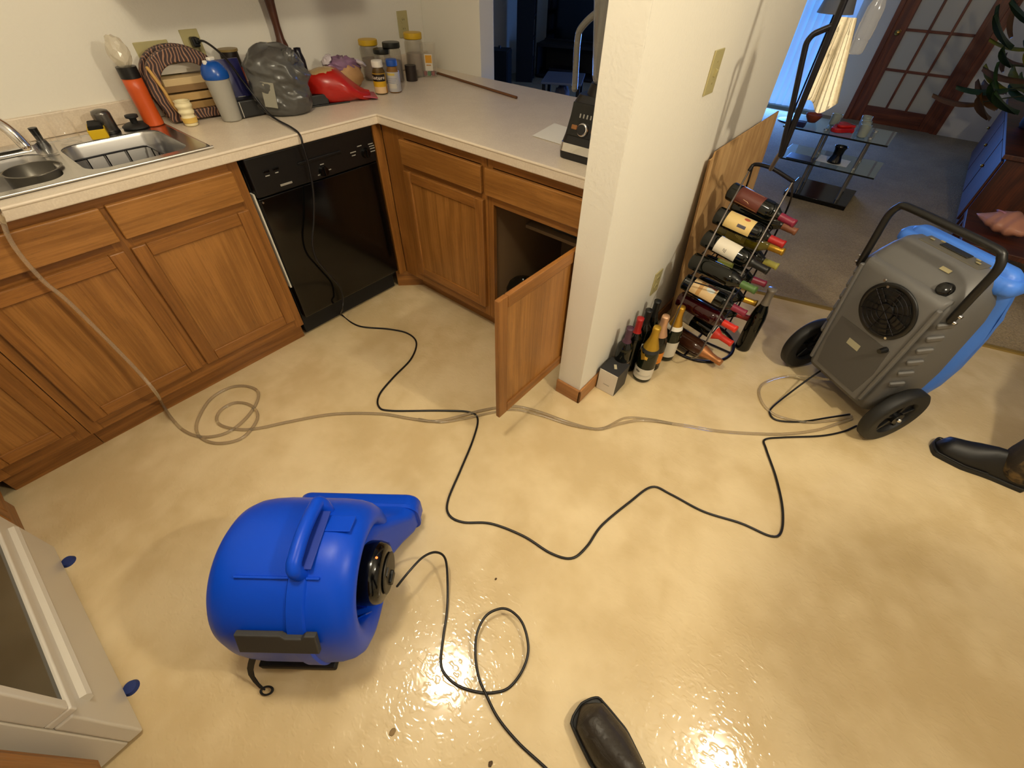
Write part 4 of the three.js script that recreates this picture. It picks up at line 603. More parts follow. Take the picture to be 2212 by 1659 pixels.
{ const t = thing('plastic_bottle', 'clear plastic bottle hanging upside down beside the white cloth', 'bottle', [.538, 1.245, 1.63], .2);
  part('bottle', xf(lathe([[0, 0], [.014, .001], [.018, .006], [.019, .03], [.0175, .034], [.021, .038], [.022, .07], [.0205, .074], [.022, .08], [.021, .105], [.012, .13], [.008, .14], [.008, .155]], 24), { r: [0, 0, -.04] }), mat(0xf6f4f0, .08, { transmission: .93, ior: 1.45, thickness: 0, side: THREE.DoubleSide }), t);
  part('cord', tube([[0, .15, 0], [-.005, .20, -.02], [-.012, .26, -.07]], .0012, 10, 5), M.cord, t); }
{ // cardboard sheet leaning against the wall
  const t = thing('cardboard_sheet', 'flat sheet of brown cardboard leaning on the wall behind the rack', 'cardboard', [0, 0, 0]);
  const g = extr([[.655, .002], [1.56, .002], [1.56, .868], [.70, .872], [.69, .852], [.655, .850]], .006); const m = part('sheet', xf(g, { t: [0, .003, 1.347], r: [-.070, 0, 0] }), M.cardboard, t);
  part('flute_edge', xf(cbox([.6535, .004, -.0034], [.656, .850, .0034], 0), { t: [0, .003, 1.347], r: [-.070, 0, 0] }), mat(0x7d5a32, .9), t);
}
// ---------------------------------------------------------------- blue air mover
{
  const t = thing('air_mover', 'bright blue carpet blower with a black motor on the kitchen floor', 'air mover', [-1.31, .004, 1.155], -0.8952); const B = M.blueBlower;
  const cy = .213, cz = -.02, R = .198, MX = .052;
  const rad = a => R + .040 * Math.exp(-(((a + .80) / .50) ** 2)) + .03 * Math.exp(-(((a - PI + .5) / .6) ** 2)) * 0;
  const ringAt = (x, s, blend) => { const o = []; for (let j = 0; j < 72; j++) { const a = 2 * PI * j / 72 - PI, r = s * mix(rad(a), R, blend); o.push([x, Math.max(.004, cy + r * Math.sin(a)), cz + r * Math.cos(a)]); } return o; };
  const P = [[-.186, .50], [-.187, .72], [-.182, .82], [-.170, .90], [-.148, .955], [-.118, .985], [-.08, 1], [-.03, 1], [.02, 1], [.075, 1], [.115, .985], [.142, .95], [.162, .89], [.174, .82], [.178, .76], [.175, .70], [.166, .655], [.150, .632], [.12, .62], [.095, .60], [.088, .48], [.086, .10]];
  part('housing', loft(P.map(([x, s], i) => ringAt(x, s, i > 15 ? 1 : i > 12 ? (i - 12) / 4 : 0)).reverse()), B, t);
  const snout = []; for (const [z, y0, y1, x0, x1, r] of [[.04, .05, .34, -.165, .15, .08], [-.06, .012, .335, -.168, .155, .07], [-.13, .008, .285, -.17, .17, .06], [-.185, .006, .215, -.172, .20, .055], [-.225, .006, .165, -.175, .23, .05], [-.27, .006, .150, -.165, .242, .045], [-.300, .006, .144, -.16, .244, .042], [-.307, .010, .138, -.155, .238, .038]]) snout.push(rrect(x0, y0, x1, y1, r, 8).map(p => [p[0], p[1], z]));
  part('outlet_snout', loft(snout.slice().reverse()), B, t);
  part('outlet_band', loft([-.262, -.250].map(z => rrect(-.1725, .003, .2465, .156, .05, 8).map(p => [p[0], p[1], z]))), B, t);
  const at = (a, r, x) => [x, cy + r * Math.sin(a), cz + r * Math.cos(a)];
  const rib = []; for (let i = 0; i <= 30; i++) { const a = -.75 + 2.0 * i / 30; rib.push([[MX - .026, -.004], [MX - .019, .006], [MX + .019, .006], [MX + .026, -.004], [MX + .026, -.012], [MX - .026, -.012]].map(([x, h]) => at(a, rad(a) + h, x))); }
  part('seam_rib', loft(rib), B, t);
  for (const [x0, x1] of [[-.10, MX - .02], [MX + .02, .105]]) part('ledge', xf(box(x1 - x0, .007, .012, [0, 0, 0], .003), { t: at(1.13, R + .001, (x0 + x1) / 2), r: [-1.13, 0, 0] }), B, t);
  part('panel_step', xf(box(.07, .05, .005, [0, 0, 0], .002), { t: at(1.82, R - .001, .115), r: [-1.82, 0, 0] }), B, t);
  const hp = [at(1.18, R + .002, MX + .006), at(1.21, R + .028, MX + .002)]; for (let i = 0; i <= 8; i++) hp.push(at(1.28 + .70 * i / 8, R + .036, MX)); hp.push(at(2.02, R + .022, MX + .008), at(2.06, R - .004, MX + .014));
  part('handle', tube(hp, .0175, 70, 14, false, .4), B, t);
  part('handle_shade', xf(box(.03, .15, .004, [0, 0, 0], .001), { t: at(1.58, R + .004, MX + .02), r: [-1.58, 0, 0] }), mat(new THREE.Color().setRGB(.003, .03, .30), .5), t);  // raised strip, shade beneath the handle put into its darker blue
  const ring = (r, x, q = .0022) => xf(flat(new THREE.TorusGeometry(r, q, 8, 48)), { r: [0, PI / 2, 0], t: [x, cy, cz] });
  part('guard', [ring(.116, .100), ring(.104, .101), ring(.092, .102), ...[0, 1, 2, 3, 4, 5, 6, 7].map(k => { const a = k * PI / 4; return rod(at(a, .07, .102), at(a, .120, .100), .0022, 6); })], M.blackMetal, t);
  part('fan_disc', xf(cyl(.112, .112, .004, 40), { r: [0, 0, -PI / 2], t: [.089, cy, cz] }), M.blackMatte, t);
  const motor = part('motor', xf(lathe([[0, 0], [.066, 0], [.082, .008], [.085, .03], [.085, .085], [.079, .104], [.062, .113], [0, .115]], 44), { r: [0, 0, -PI / 2], t: [.100, cy, cz] }), M.blackGloss, t);
  part('motor_face', xf(lathe([[0, .114], [.05, .114], [.056, .1175], [.048, .120], [0, .120]], 32), { r: [0, 0, -PI / 2], t: [.100, cy, cz] }), mat(0x2b271e, .45), motor);
  part('switch', xf(box(.012, .024, .036, [0, 0, 0], .004), { t: [.223, cy - .014, cz + .008] }), M.blackPlastic, motor);
  part('switch', xf(box(.006, .016, .024, [0, 0, 0], .001), { t: [.221, cy + .03, cz + .012] }), M.blackPlastic, motor);
  part('indicator_lamp', flat(new THREE.SphereGeometry(.0045, 12, 8).translate(.196, cy + .078, cz - .008)), mat(0xff3300, .3, { emissive: new THREE.Color().setRGB(1, .16, .03), emissiveIntensity: 8 }), motor, 'small red glowing lamp');
  part('vane', xf(box(.03, .06, .004, [0, 0, 0], .001), { t: [.150, cy - .085, cz + .088], r: [.4, .5, 0] }), B, t);
  part('rear_pad', xf(extr([[-.095, -.030], [.095, -.030], [.095, .032], [-.095 + .165, .032], [-.095 + .155, .022], [-.095 + .118, .022], [-.095 + .108, .032], [-.095, .032]], .016, .003), { t: at(.36, R + .010, .010), r: [-.36, 0, 0] }), M.padGrey, t);
  part('rear_pad', box(.215, .028, .07, [-.035, .016, .142], .005), M.rubber, t);
  part('front_pad', box(.30, .012, .04, [0, .004, -.22], .003), M.rubber, t);
  const rb = [[-.112, .135, .176], [-.128, .10, .184], [-.142, .066, .190], [-.145, .040, .200], [-.136, .018, .212], [-.118, .008, .224]];
  part('strap', loft(rb.map(([x, y, z], i) => { const tlt = .5 + .12 * i; return [[-.009, -.0015], [.009, -.0015], [.009, .0015], [-.009, .0015]].map(([a, b]) => [x + a, y + b * Math.cos(tlt), z + b * Math.sin(tlt) * 1.5 + a * .3]); })), M.blackMatte, t);
  part('strap_loop', xf(flat(new THREE.TorusGeometry(.012, .003, 8, 24)), { t: [-.105, .006, .228], r: [PI / 2, 0, 0], s: [1.3, .8, 1] }), M.blackMatte, t);
}
// ---------------------------------------------------------------- dehumidifier
{
  const t = thing('dehumidifier', 'large grey and blue dehumidifier on two black wheels', 'dehumidifier', [.705, 0, 2.155], -2.178); const G = M.greyHousing;
  const W = .205; const body = [];
  // grey front half, section by section up the height: [y, halfwidth, zBack, zFront]
  const grey = (y, w, zb, zf, r) => rrect(-w, zb, w, zf, r, 6).map(p => [p[0], y, p[1]]);
  part('housing', loft([grey(.085, .15, -.18, .03, .03), grey(.10, .165, -.19, .05, .035), grey(.16, .18, -.19, .06, .04), grey(.30, .19, -.18, .07, .045), grey(.56, .195, -.13, .095, .045), grey(.63, .192, -.11, .10, .05), grey(.665, .18, -.10, .085, .05), grey(.70, .165, -.095, .055, .04), grey(.725, .15, -.09, .03, .035), grey(.732, .135, -.085, .015, .03)]), G, t);
  part('front_frame', loft([[.135, .072, .12], [.140, .088, .135], [.62, .122, .158], [.645, .114, .160], [.655, .098, .158]].map(([y, zf, w]) => rrect(-w, .02, w, zf, .018, 4).map(p => [p[0], y, p[1]]))), G, t);
  const blue = (y, w, zb, zf, r) => rrect(-w, zb, w, zf, r, 8).map(p => [p[0], y, p[1]]);
  part('back_shell', loft([blue(.05, .12, -.27, -.17, .04), blue(.10, .17, -.28, -.16, .05), blue(.20, .190, -.295, -.17, .06), blue(.30, .197, -.30, -.15, .07), blue(.46, .200, -.275, -.12, .08), blue(.56, .200, -.235, -.10, .08), blue(.64, .200, -.175, -.06, .06), blue(.69, .200, -.130, -.04, .045), blue(.735, .190, -.115, -.05, .032), blue(.748, .17, -.105, -.06, .022)]), M.blueShell, t);
  part('shell_lip', loft([blue(.675, .205, -.135, -.035, .04), blue(.69, .213, -.138, -.025, .04), blue(.715, .213, -.136, -.025, .04), blue(.728, .204, -.13, -.035, .036)]), M.blueShell, t);
  const panel = part('control_panel', xf(box(.22, .008, .075, [0, 0, 0], .003), { t: [0, .734, -.035], r: [.08, 0, 0] }), mat(0x5a564a, .35), t);
  part('display', xf(box(.10, .004, .03, [0, 0, 0], .002), { t: [.0, .740, -.035], r: [.08, 0, 0] }), mat(0x23241f, .2), panel); for (const [x, z] of [[-.085, -.05], [.085, -.045], [.07, -.065], [-.06, -.07]]) part('button', box(.016, .004, .008, [x, .740, z + .02], .002), mat(0x9a9068, .4), panel);
  part('badge', xf(box(.035, .014, .003, [0, 0, 0], .001), { t: [.055, .708, .050], r: [-.95, 0, 0] }), mat(0xb6ac84, .5), t);
  // fan outlet in the leaning front face
  const fz = y => .0885 + (y - .14) * .0708, FY = .525, on = (x, y, d = 0) => ({ t: [x, y, fz(y) + d], r: [.0708, 0, 0] }), on2 = (x, y, d = 0) => ({ t: [x, y, fz(y) + d], r: [PI / 2 + .0708, 0, 0] });
  part('fan_ring', xf(flat(new THREE.TorusGeometry(.098, .009, 12, 48)), { ...on(.022, FY, .004), s: [1, 1, .6] }), M.blackPlastic, t);
  part('fan_well', xf(cyl(.098, .098, .006, 40), on2(.022, FY, -.001)), mat(0x050505, .7), t);
  const fan = part('fan', xf(cyl(.034, .030, .008, 24), on2(.022, FY, .006)), M.blackPlastic, t);
  for (let k = 0; k < 7; k++) { const b = box(.03, .054, .003, [0, .060, 0], .001); b.rotateZ(k * 2 * PI / 7); part('blade', xf(b, on(.022, FY, .010)), M.blackPlastic, fan); }
  part('grille', [...[.03, .048, .066, .082].map(r => xf(flat(new THREE.TorusGeometry(r, .0016, 6, 40)), on(.022, FY, .016))), ...[0, 1, 2].map(k => { const a = .4 + k * PI / 3; return xf(rod([-.092 * Math.cos(a), -.092 * Math.sin(a), 0], [.092 * Math.cos(a), .092 * Math.sin(a), 0], .0018, 6), on(.022, FY, .015)); })], M.blackMetal, t);
  for (const [x, y] of [[-.022, .605], [.078, .442], [-.045, .618]]) part('screw', xf(cyl(.006, .005, .004, 10), on2(x, y, .006)), M.steel, t);
  part('drain_port', xf(cyl(.012, .009, .03, 16), on2(.10, .40, 0)), M.blackPlastic, t);
  part('rating_label', xf(box(.056, .028, .001, [0, 0, 0], 0), { t: [-.01, .335, fz(.335) + .001], r: [.0708, 0, -.02] }), mat(0xffffff, .5, { map: canvasTex(128, 64, (g, w, h) => { g.fillStyle = '#a39f86'; g.fillRect(0, 0, w, h); g.fillStyle = '#5d594a'; for (let k = 0; k < 4; k++) g.fillRect(10, 10 + k * 12, 70 + (k * 31) % 30, 4); }) }), t);
  part('recess_shade', xf(extr([[-.10, -.085], [.10, -.085], [.12, .04], [.115, .16], [-.115, .16], [-.118, .04]], .004), on(0, .245, -.001)), mat(new THREE.Color().setRGB(.07, .068, .066), .6), t);  // flush plate, shade of the hollow front put into a darker housing grey
  part('knob', xf(lathe([[0, .02], [.018, .02], [.022, .012], [.026, 0]], 20), { t: [.108, .668, .080], r: [PI / 2 - .6, 0, 0] }), M.blackGloss, t);
  for (let k = 0; k < 6; k++) for (const q of [-1, 1]) part('side_ridge', xf(box(.014, .024, .05, [0, 0, 0], .006), { t: [q * .186, .285 + k * .058, .052 + k * .006], r: [.5, q * -.5, 0] }), G, t);
  for (const q of [-1, 1]) part('side_rail', xf(box(.016, .47, .018, [0, 0, 0], .006), { t: [q * .147, .39, fz(.39) - .004], r: [.0708, 0, -q * .045] }), G, t);
  part('handle', tube([[-.188, .60, .088], [-.190, .70, .094], [-.192, .79, .098], [-.178, .828, .099], [-.14, .842, .1], [.14, .842, .1], [.178, .828, .099], [.192, .79, .098], [.190, .70, .094], [.188, .60, .088]], .0125, 100, 12, false, .4), M.blackPlastic, t);
  for (const q of [-1, 1]) for (const y of [.60, .625]) part('bolt', xf(cyl(.007, .006, .008, 8), { t: [q * .200, y, .088], r: [0, 0, -q * PI / 2] }), M.steel, t);
  part('axle', rod([-.225, .135, .0], [.225, .135, .0], .010, 10), M.blackMetal, t);
  for (const s of [-1, 1]) {
    const w = part('wheel', xf(lathe([[.085, -.022], [.125, -.025], [.135, -.016], [.1355, 0], [.135, .016], [.125, .025], [.085, .022], [.078, .012], [.078, -.012], [.085, -.022]], 48), { r: [0, 0, PI / 2], t: [s * .232, .1365, 0] }), M.rubber, t);
    part('hub', [xf(cyl(.082, .082, .01, 36, [0, -.005, 0]), { r: [0, 0, PI / 2], t: [s * .232, .1365, 0] }), xf(cyl(.026, .022, .05, 20, [0, -.025, 0]), { r: [0, 0, PI / 2], t: [s * .232, .1365, 0] }), ...[0, 1, 2, 3, 4].map(k => { const a = k * 2 * PI / 5; return xf(box(.03, .066, .012, [0, .05, 0], .003), { r: [a, 0, 0], t: [s * .232, .1365, 0] }); })], M.blackPlastic, w);
    part('axle_cap', xf(flat(new THREE.SphereGeometry(.009, 14, 8)), { t: [s * .262, .1365, 0] }), M.chrome, w);
  }
  for (const s of [-1, 1]) part('foot', xf(box(.04, .10, .05, [0, 0, 0], .008), { t: [s * .10, .05, -.22] }), M.blackPlastic, t);
}
// ---------------------------------------------------------------- cords and hoses on the floor
{ const t = thing('extension_cord', 'long black cord from the wall plug over the worktop and across the floor', 'cord', [0, 0, 0]); part('cord', tube(CORD_LONG, .0043, 560, 8), M.cord, t); part('plug', [box(.028, .034, .03, [-.40, 1.145, -.606], .006), box(.018, .02, .012, [-.395, 1.15, -.586], .004)], M.blackPlastic, t); }
solo('power_cord', tube(CORD_BLOWER, .0038, 260, 8), M.cord, 'black power cord looping from the blue blower over the floor', 'cord');
solo('power_cord', tube(CORD_LOOP, .0040, 120, 8), M.cord, 'dark power cord curling out from under the dehumidifier', 'cord');
solo('drain_hose', tube(HOSE, .0062, 520, 10), M.clearHose, 'clear drain hose hanging from the sink and coiled on the floor', 'hose');
solo('drain_hose', tube(HOSE_SECOND, .0045, 140, 8), M.clearHose, 'thinner clear hose lying alongside under the open cabinet door', 'hose');
solo('drain_hose', tube(HOSE_LOOP, .0052, 140, 8), M.clearHose, 'clear hose looping out from the front of the dehumidifier', 'hose');
// small dirt specks on the vinyl
for (const [x, z, r, l] of [[-1.391, 1.549, .010, 'larger brown speck of dirt on the floor beside the loop of cord'], [-1.273, 1.789, .007, 'dark crumb on the floor at the bottom edge'], [-.922, 1.50, .0045, 'tiny crumb on the floor right of the blower cord']]) { const g = blob(r, .0018, r * .7, r * .5, 3000, 4, 8); solo('dirt_speck', flat(g.translate(x, .0015, z)), mat(r > .009 ? 0x8f7650 : 0x54412c, .9), l, 'dirt'); }

// ---------------------------------------------------------------- people
// one skin from tapered capsules joined with a smooth minimum
function skin(bones, lo, hi, cell, k = .03) {
  const size = Math.max(hi[0] - lo[0], hi[1] - lo[1], hi[2] - lo[2]) / 2 + cell * 3, c = [0, 1, 2].map(i => (lo[i] + hi[i]) / 2), res = Math.ceil(2 * size / cell);
  const mc = new MarchingCubes(res, new THREE.MeshBasicMaterial(), false, false, 400000); mc.isolation = 0; const half = res / 2;
  const B = bones.map(([a, b, ra, rb, sx]) => ({ a: V(...a), d: V(...b).sub(V(...a)), ra, rb, L: V(...b).sub(V(...a)).lengthSq() }));
  const p = V(), q = V(); mc.field.fill(-1);
  for (let z = 0; z < res; z++) { const wz = c[2] + (z - half) / half * size; if (wz < lo[2] - 3 * cell || wz > hi[2] + 3 * cell) continue;
    for (let y = 0; y < res; y++) { const wy = c[1] + (y - half) / half * size; if (wy < lo[1] - 3 * cell || wy > hi[1] + 3 * cell) continue;
      for (let x = 0; x < res; x++) { const wx = c[0] + (x - half) / half * size; if (wx < lo[0] - 3 * cell || wx > hi[0] + 3 * cell) continue; p.set(wx, wy, wz); let s = 0;
        for (const b of B) { q.copy(p).sub(b.a); const t = Math.max(0, Math.min(1, q.dot(b.d) / Math.max(1e-9, b.L))); const dist = q.addScaledVector(b.d, -t).length() - (b.ra + (b.rb - b.ra) * t); s += Math.exp(-dist / k * 2); }
        mc.field[x + y * res + z * res * res] = Math.max(-1, Math.min(1, k / 2 * Math.log(s + 1e-12))); } } }
  mc.update(); const n = mc.count, P = new Float32Array(n * 3); for (let i = 0; i < n; i++) for (let j = 0; j < 3; j++) P[3 * i + j] = c[j] + mc.positionArray[3 * i + j] * size;
  let g = new THREE.BufferGeometry(); g.setAttribute('position', new THREE.BufferAttribute(P, 3)); g = mergeVertices(g, cell * .02); g.computeVertexNormals(); return g;
}
// a laced boot: toe towards local -z, heel at z = +.13
function bootParts(o, leather, soleM, lace) {
  const sec = (y0, pts) => pts; const prof = z => { const u = (z + .155) / .30; return { w: u < .35 ? mix(.038, .057, Math.sqrt(Math.max(0, u / .35))) : u < .62 ? mix(.057, .042, (u - .35) / .27) : mix(.042, .039, (u - .62) / .38), h: u < .25 ? mix(.035, .066, Math.sqrt(Math.max(0, u / .25))) : u < .5 ? mix(.066, .098, (u - .25) / .25) : mix(.098, .125, (u - .5) / .5) }; };
  const rings = []; for (let i = 0; i <= 22; i++) { const u = i / 22, z = -.155 + .30 * u, { w, h } = prof(z), e = i === 0 ? .25 : i === 1 ? .72 : i === 22 ? .55 : i === 21 ? .86 : 1, r = []; for (let j = 0; j < 24; j++) { const a = 2 * PI * j / 24, c = Math.cos(a), s = Math.sin(a); const ww = w * e * (s > 0 ? 1 - .32 * s * s : 1); r.push([ww * Math.sign(c) * Math.pow(Math.abs(c), .75), .012 + (s > 0 ? h * e * Math.pow(s, .8) : 0) + (s > 0 ? .012 : .004), z]); } rings.push(r); }
  part('upper', loft(rings), leather, o);
  const so = []; for (let i = 0; i <= 40; i++) { const a = 2 * PI * i / 40; const z = -.005 - .158 * Math.cos(a); const w = prof(Math.max(-.15, Math.min(.14, z))).w + .006; so.push([w * Math.sin(a) / Math.max(.35, Math.abs(Math.sin(a))) * Math.min(1, Math.abs(Math.sin(a)) * 2.2) ** .6, z]); }
  part('sole', slab(so, .022, 0, [], .004), soleM, o); part('heel', box(.07, .02, .075, [0, .010, .105], .006), soleM, o);
  part('toe_welt', tube(so.slice(0, 12).concat(so.slice(29, 40)).sort((p, q) => Math.atan2(p[0], -p[1] - .02) - Math.atan2(q[0], -q[1] - .02)).map(p => [p[0] * .97, .026, p[1] * .985]), .0032, 60, 6), soleM, o);
  if (lace) { for (let k = 0; k < 4; k++) { const z = -.028 + k * .026, y = .096 + k * .013; part('lace', tube([[-.026, y - .012, z], [0, y + .006, z + .008], [.026, y - .012, z + .012]], .0021, 14, 6), lace, o); for (const s of [-1, 1]) part('eyelet', xf(flat(new THREE.TorusGeometry(.0042, .0013, 6, 14)), { t: [s * .028, y - .010, z + (s > 0 ? .012 : 0)], r: [-PI / 2 + .4, s * .5, 0] }), M.steel, o); } }
}
function person(label, pos, turn, { feet, hips, trousers, jacket, leather, lace, hands }) {
  const t = thing('person', label, 'person', pos, turn);
  const fl = feet;                                             // [x, z, turn] for the left and the right boot, local
  fl.forEach(([x, z, a]) => { const b = new THREE.Group(); b.name = 'boot'; b.position.set(x, 0, z); b.rotation.y = a; t.add(b); bootParts(b, leather, M.rubber, lace); });
  const [hx, hz] = hips, K = fl.map(([x, z, a], i) => { const s = i ? 1 : -1; const an = [x + Math.sin(a) * .095, .13, z + Math.cos(a) * .095]; const hip = [hx + s * .095, .90, hz]; return { an, hip, kn: [mix(an[0], hip[0], .52) + .0, .50, mix(an[2], hip[2], .5) - .035] }; });
  const legs = []; for (const { an, hip, kn } of K) legs.push([[an[0], .085, an[2]], [an[0], .12, an[2]], .066, .066], [an, kn, .066, .072], [kn, hip, .075, .098]); legs.push([[hx - .08, .96, hz], [hx + .08, .96, hz], .12, .12]);
  const lx = [...fl.map(f => f[0]), hx], lz = [...fl.map(f => f[1]), hz];
  part('trousers', boxUV(skin(legs, [Math.min(...lx) - .25, .03, Math.min(...lz) - .25], [Math.max(...lx) + .25, 1.10, Math.max(...lz) + .30], .014, .03)), trousers, t);
  const sh = 1.44, arms = []; for (const [s, h] of [[-1, hands[0]], [1, hands[1]]]) { const e = [hx + s * .27, 1.16, hz + .05]; arms.push([[hx + s * .17, sh, hz], e, .062, .052], [e, [mix(e[0], h[0], .9), mix(e[1], h[1], .9), mix(e[2], h[2], .9)], .05, .04]); }
  part('jacket', boxUV(skin([[[hx - .07, .98, hz], [hx + .07, .98, hz], .13, .13], [[hx - .05, 1.0, hz], [hx - .09, 1.38, hz], .125, .11], [[hx + .05, 1.0, hz], [hx + .09, 1.38, hz], .125, .11], [[hx - .15, sh, hz], [hx + .15, sh, hz], .07, .07], ...arms], [hx - .42, .86, hz - .40], [hx + .42, 1.55, hz + .25], .016, .03)), jacket, t);
  const skinM = mat(0xb98a68, .6), head = [[[hx, 1.44, hz], [hx, 1.56, hz], .055, .052], [[hx, 1.62, hz - .01], [hx, 1.70, hz], .072, .088], [[hx, 1.60, hz - .05], [hx, 1.585, hz - .055], .045, .035], [[hx, 1.645, hz - .10], [hx, 1.625, hz - .108], .010, .014]];
  for (const [i, s] of [[0, -1], [1, 1]]) { head.push([[hx + s * .082, 1.64, hz + .01], [hx + s * .085, 1.665, hz + .012], .012, .013]); }
  const hb = []; hands.forEach((h, i) => { const s = i ? 1 : -1; hb.push([[h[0], h[1], h[2] + .03], [h[0], h[1], h[2] - .03], .024, .026]); for (let f = 0; f < 4; f++) { const x = h[0] + (f - 1.5) * .019; hb.push([[x, h[1], h[2] - .04], [x, h[1] - .015, h[2] - .085 - (f === 1 || f === 2 ? .01 : 0)], .0095, .008]); } hb.push([[h[0] - s * .02, h[1], h[2]], [h[0] - s * .05, h[1] - .01, h[2] - .045], .011, .009]); });
  const g = [skin(head, [hx - .13, 1.42, hz - .16], [hx + .13, 1.83, hz + .13], .007, .012)]; hands.forEach((h, i) => g.push(skin(hb.slice(i * 6, i * 6 + 6), [h[0] - .09, h[1] - .06, h[2] - .14], [h[0] + .09, h[1] + .05, h[2] + .08], .006, .006)));
  const b = part('body', mg(g), skinM, t); part('hair', flat(xf(blob(.088, .095, .10, .02, 700, 6, 16), { t: [hx, 1.715, hz + .015] })), mat(0x2a1c12, .8), b);
  for (const s of [-1, 1]) part('eye', flat(new THREE.SphereGeometry(.011, 14, 10).translate(hx + s * .032, 1.66, hz - .085)), mat(0xe8e4dc, .2), b);
  return t;
}
const bootLeather = mat(0x2c261e, .45, { bumpMap: paintBump, bumpScale: .0008 });
person('person holding the camera, brown leather boot with a metal-eyed lace and dark blue jeans', [-1.070, 0, 2.052], -.28, { feet: [[-.50, .08, .12], [0, 0, 0]], hips: [-.27, .20], trousers: mat(0x141a34, .85), jacket: mat(0x1f2024, .85), leather: bootLeather, lace: mat(0x5a4c3c, .7), hands: [[-.60, .86, .26], [.05, .86, .30]] });
const workLeather = mat(0x0d0c0d, .5);
person('person at the right edge in a black boot and muddy brown trousers', [.668, 0, 2.705], .10, { feet: [[0, 0, -.08], [.50, .62, -.3]], hips: [.32, .24], trousers: mat(0xffffff, .9, { map: tex(256, 256, (u, v) => { const a = fbm(u, v, 6, 6, 33, 4), b = fbm(u, v, 40, 40, 53, 2); return mixc([34, 26, 16], [104, 82, 44], sm(.42, .72, a * .75 + b * .25)); }, [1 / .45, 1 / .45]) }), jacket: mat(0x24211e, .85), leather: workLeather, lace: null, hands: [[.0, .84, .24], [.64, .84, .24]] });
// ---------------------------------------------------------------- the living room beyond
{ // french door with fifteen lights
  const d = structGroup('door_1'); d.position.set(6.0, .0, 1.62); d.rotation.y = -PI / 2; const w = .85, h = 2.03, f = [];
  f.push(cbox([-w / 2, 0, -.02], [-w / 2 + .13, h, .02], .004), cbox([w / 2 - .13, 0, -.02], [w / 2, h, .02], .004), cbox([-w / 2 + .13, h - .12, -.02], [w / 2 - .13, h, .02], .004, true), cbox([-w / 2 + .13, 0, -.02], [w / 2 - .13, .17, .02], .004, true));
  struct('door_frame', f, M.doorWood, d);
  const x0 = -w / 2 + .13, cw = (w - .26) / 3, y0 = .17, ch = (h - .29) / 5; const pane = mat(0xc4bda6, .22);
  const mg1 = []; for (let i = 1; i < 3; i++) mg1.push(cbox([x0 + i * cw - .012, y0, -.014], [x0 + i * cw + .012, h - .12, .014], .003)); for (let j = 1; j < 5; j++) mg1.push(cbox([x0, y0 + j * ch - .012, -.013], [x0 + 3 * cw, y0 + j * ch + .012, .013], .003, true));
  struct('muntin', mg1, M.doorWood, d); const pg = new THREE.BoxGeometry(cw, ch, .006);
  for (let i = 0; i < 3; i++) for (let j = 0; j < 5; j++) { const m = struct('pane', pg, pane, d); m.position.set(x0 + (i + .5) * cw, y0 + (j + .5) * ch, 0); }
  const kn = struct('door_knob', [xf(lathe([[0, .05], [.022, .048], [.028, .035], [.02, .02], [.011, .012], [.011, .004], [.026, .002], [.026, 0]], 24), { t: [-w / 2 + .065, .84, .02], r: [PI / 2, 0, 0] })], M.brass, d);
  struct('trim_2', [cbox([5.945, 0, 1.15], [5.962, 2.13, 1.20], .003), cbox([5.945, 0, 2.04], [5.962, 2.13, 2.11], .003), cbox([5.945, 2.05, 1.15], [5.962, 2.13, 2.11], .003, true)], M.doorWood);
}
{ // glass stand
  const t = thing('glass_stand', 'two-tier glass stand on a black slab with metal posts', 'table', [3.19, .008, 1.46]); const L = -.22, R = .22;
  const gl = mat(0xdfe9e4, .03, { transmission: .88, ior: 1.3, thickness: 0 }), edge = mat(0x0b1210, .15);
  part('base', box(.42, .035, .46, [0, .018, .06], .004), M.blackGloss, t);
  for (const [y, z0, z1] of [[.262, -.33, .36], [.475, -.38, .33]]) { const m = part('glass_shelf', cbox([L, y, z0], [R, y + .008, z1], .002), gl, t); part('edge', [cbox([L - .002, y - .001, z0], [L + .003, y + .009, z1], 0)], edge, m); }
  for (const [x, z] of [[-.10, -.10], [-.10, .20], [.12, -.10], [.12, .20]]) { part('post', cyl(.011, .011, .445, 14, [x, .03, z]), M.greyTube, t); for (const y of [.255, .27, .468, .483]) part('collar', cyl(.017, .017, .006, 14, [x, y, z]), M.chrome, t); }
}
const wax = mat(0xb9a76a, .5), cup = mat(0xcfd6cc, .1, { transmission: .6, ior: 1.4, thickness: 0 });
for (const [x, z, h, l] of [[3.26, 1.37, .075, 'leftmost candle in a glass cup on the upper glass shelf'], [3.36, 1.56, .075, 'candle in a glass cup at the back of the upper glass shelf'], [3.23, 1.58, .07, 'candle in a glass cup in the middle of the upper glass shelf'], [3.06, 1.60, .08, 'nearest candle in a glass cup by the front edge of the upper shelf']]) { const t = thing('candle_cup', l, 'candle', [x, .492, z]); part('cup', lathe([[0, 0], [.025, 0], [.033, .01], [.036, h], [.033, h], [.03, .012], [0, .008]], 24), cup, t); part('candle', cyl(.026, .026, h * .78, 20, [0, .008, 0]), wax, t); }
{ const t = thing('red_dish', 'red heart-shaped dish between the candles on the glass stand', 'dish', [3.12, .492, 1.45]); const pts = []; for (let i = 0; i < 30; i++) { const a = 2 * PI * i / 30; pts.push([.0052 * 16 * Math.sin(a) ** 3, -.0052 * (13 * Math.cos(a) - 5 * Math.cos(2 * a) - 2 * Math.cos(3 * a) - Math.cos(4 * a))]); } part('dish', slab(pts, .03, 0, [], .008), mat(0xb51414, .3), t); part('lid', xf(slab(pts, .018, 0, [], .008), { t: [.02, .03, .012], s: [.8, 1, .8] }), mat(0xc81c10, .3), t); }
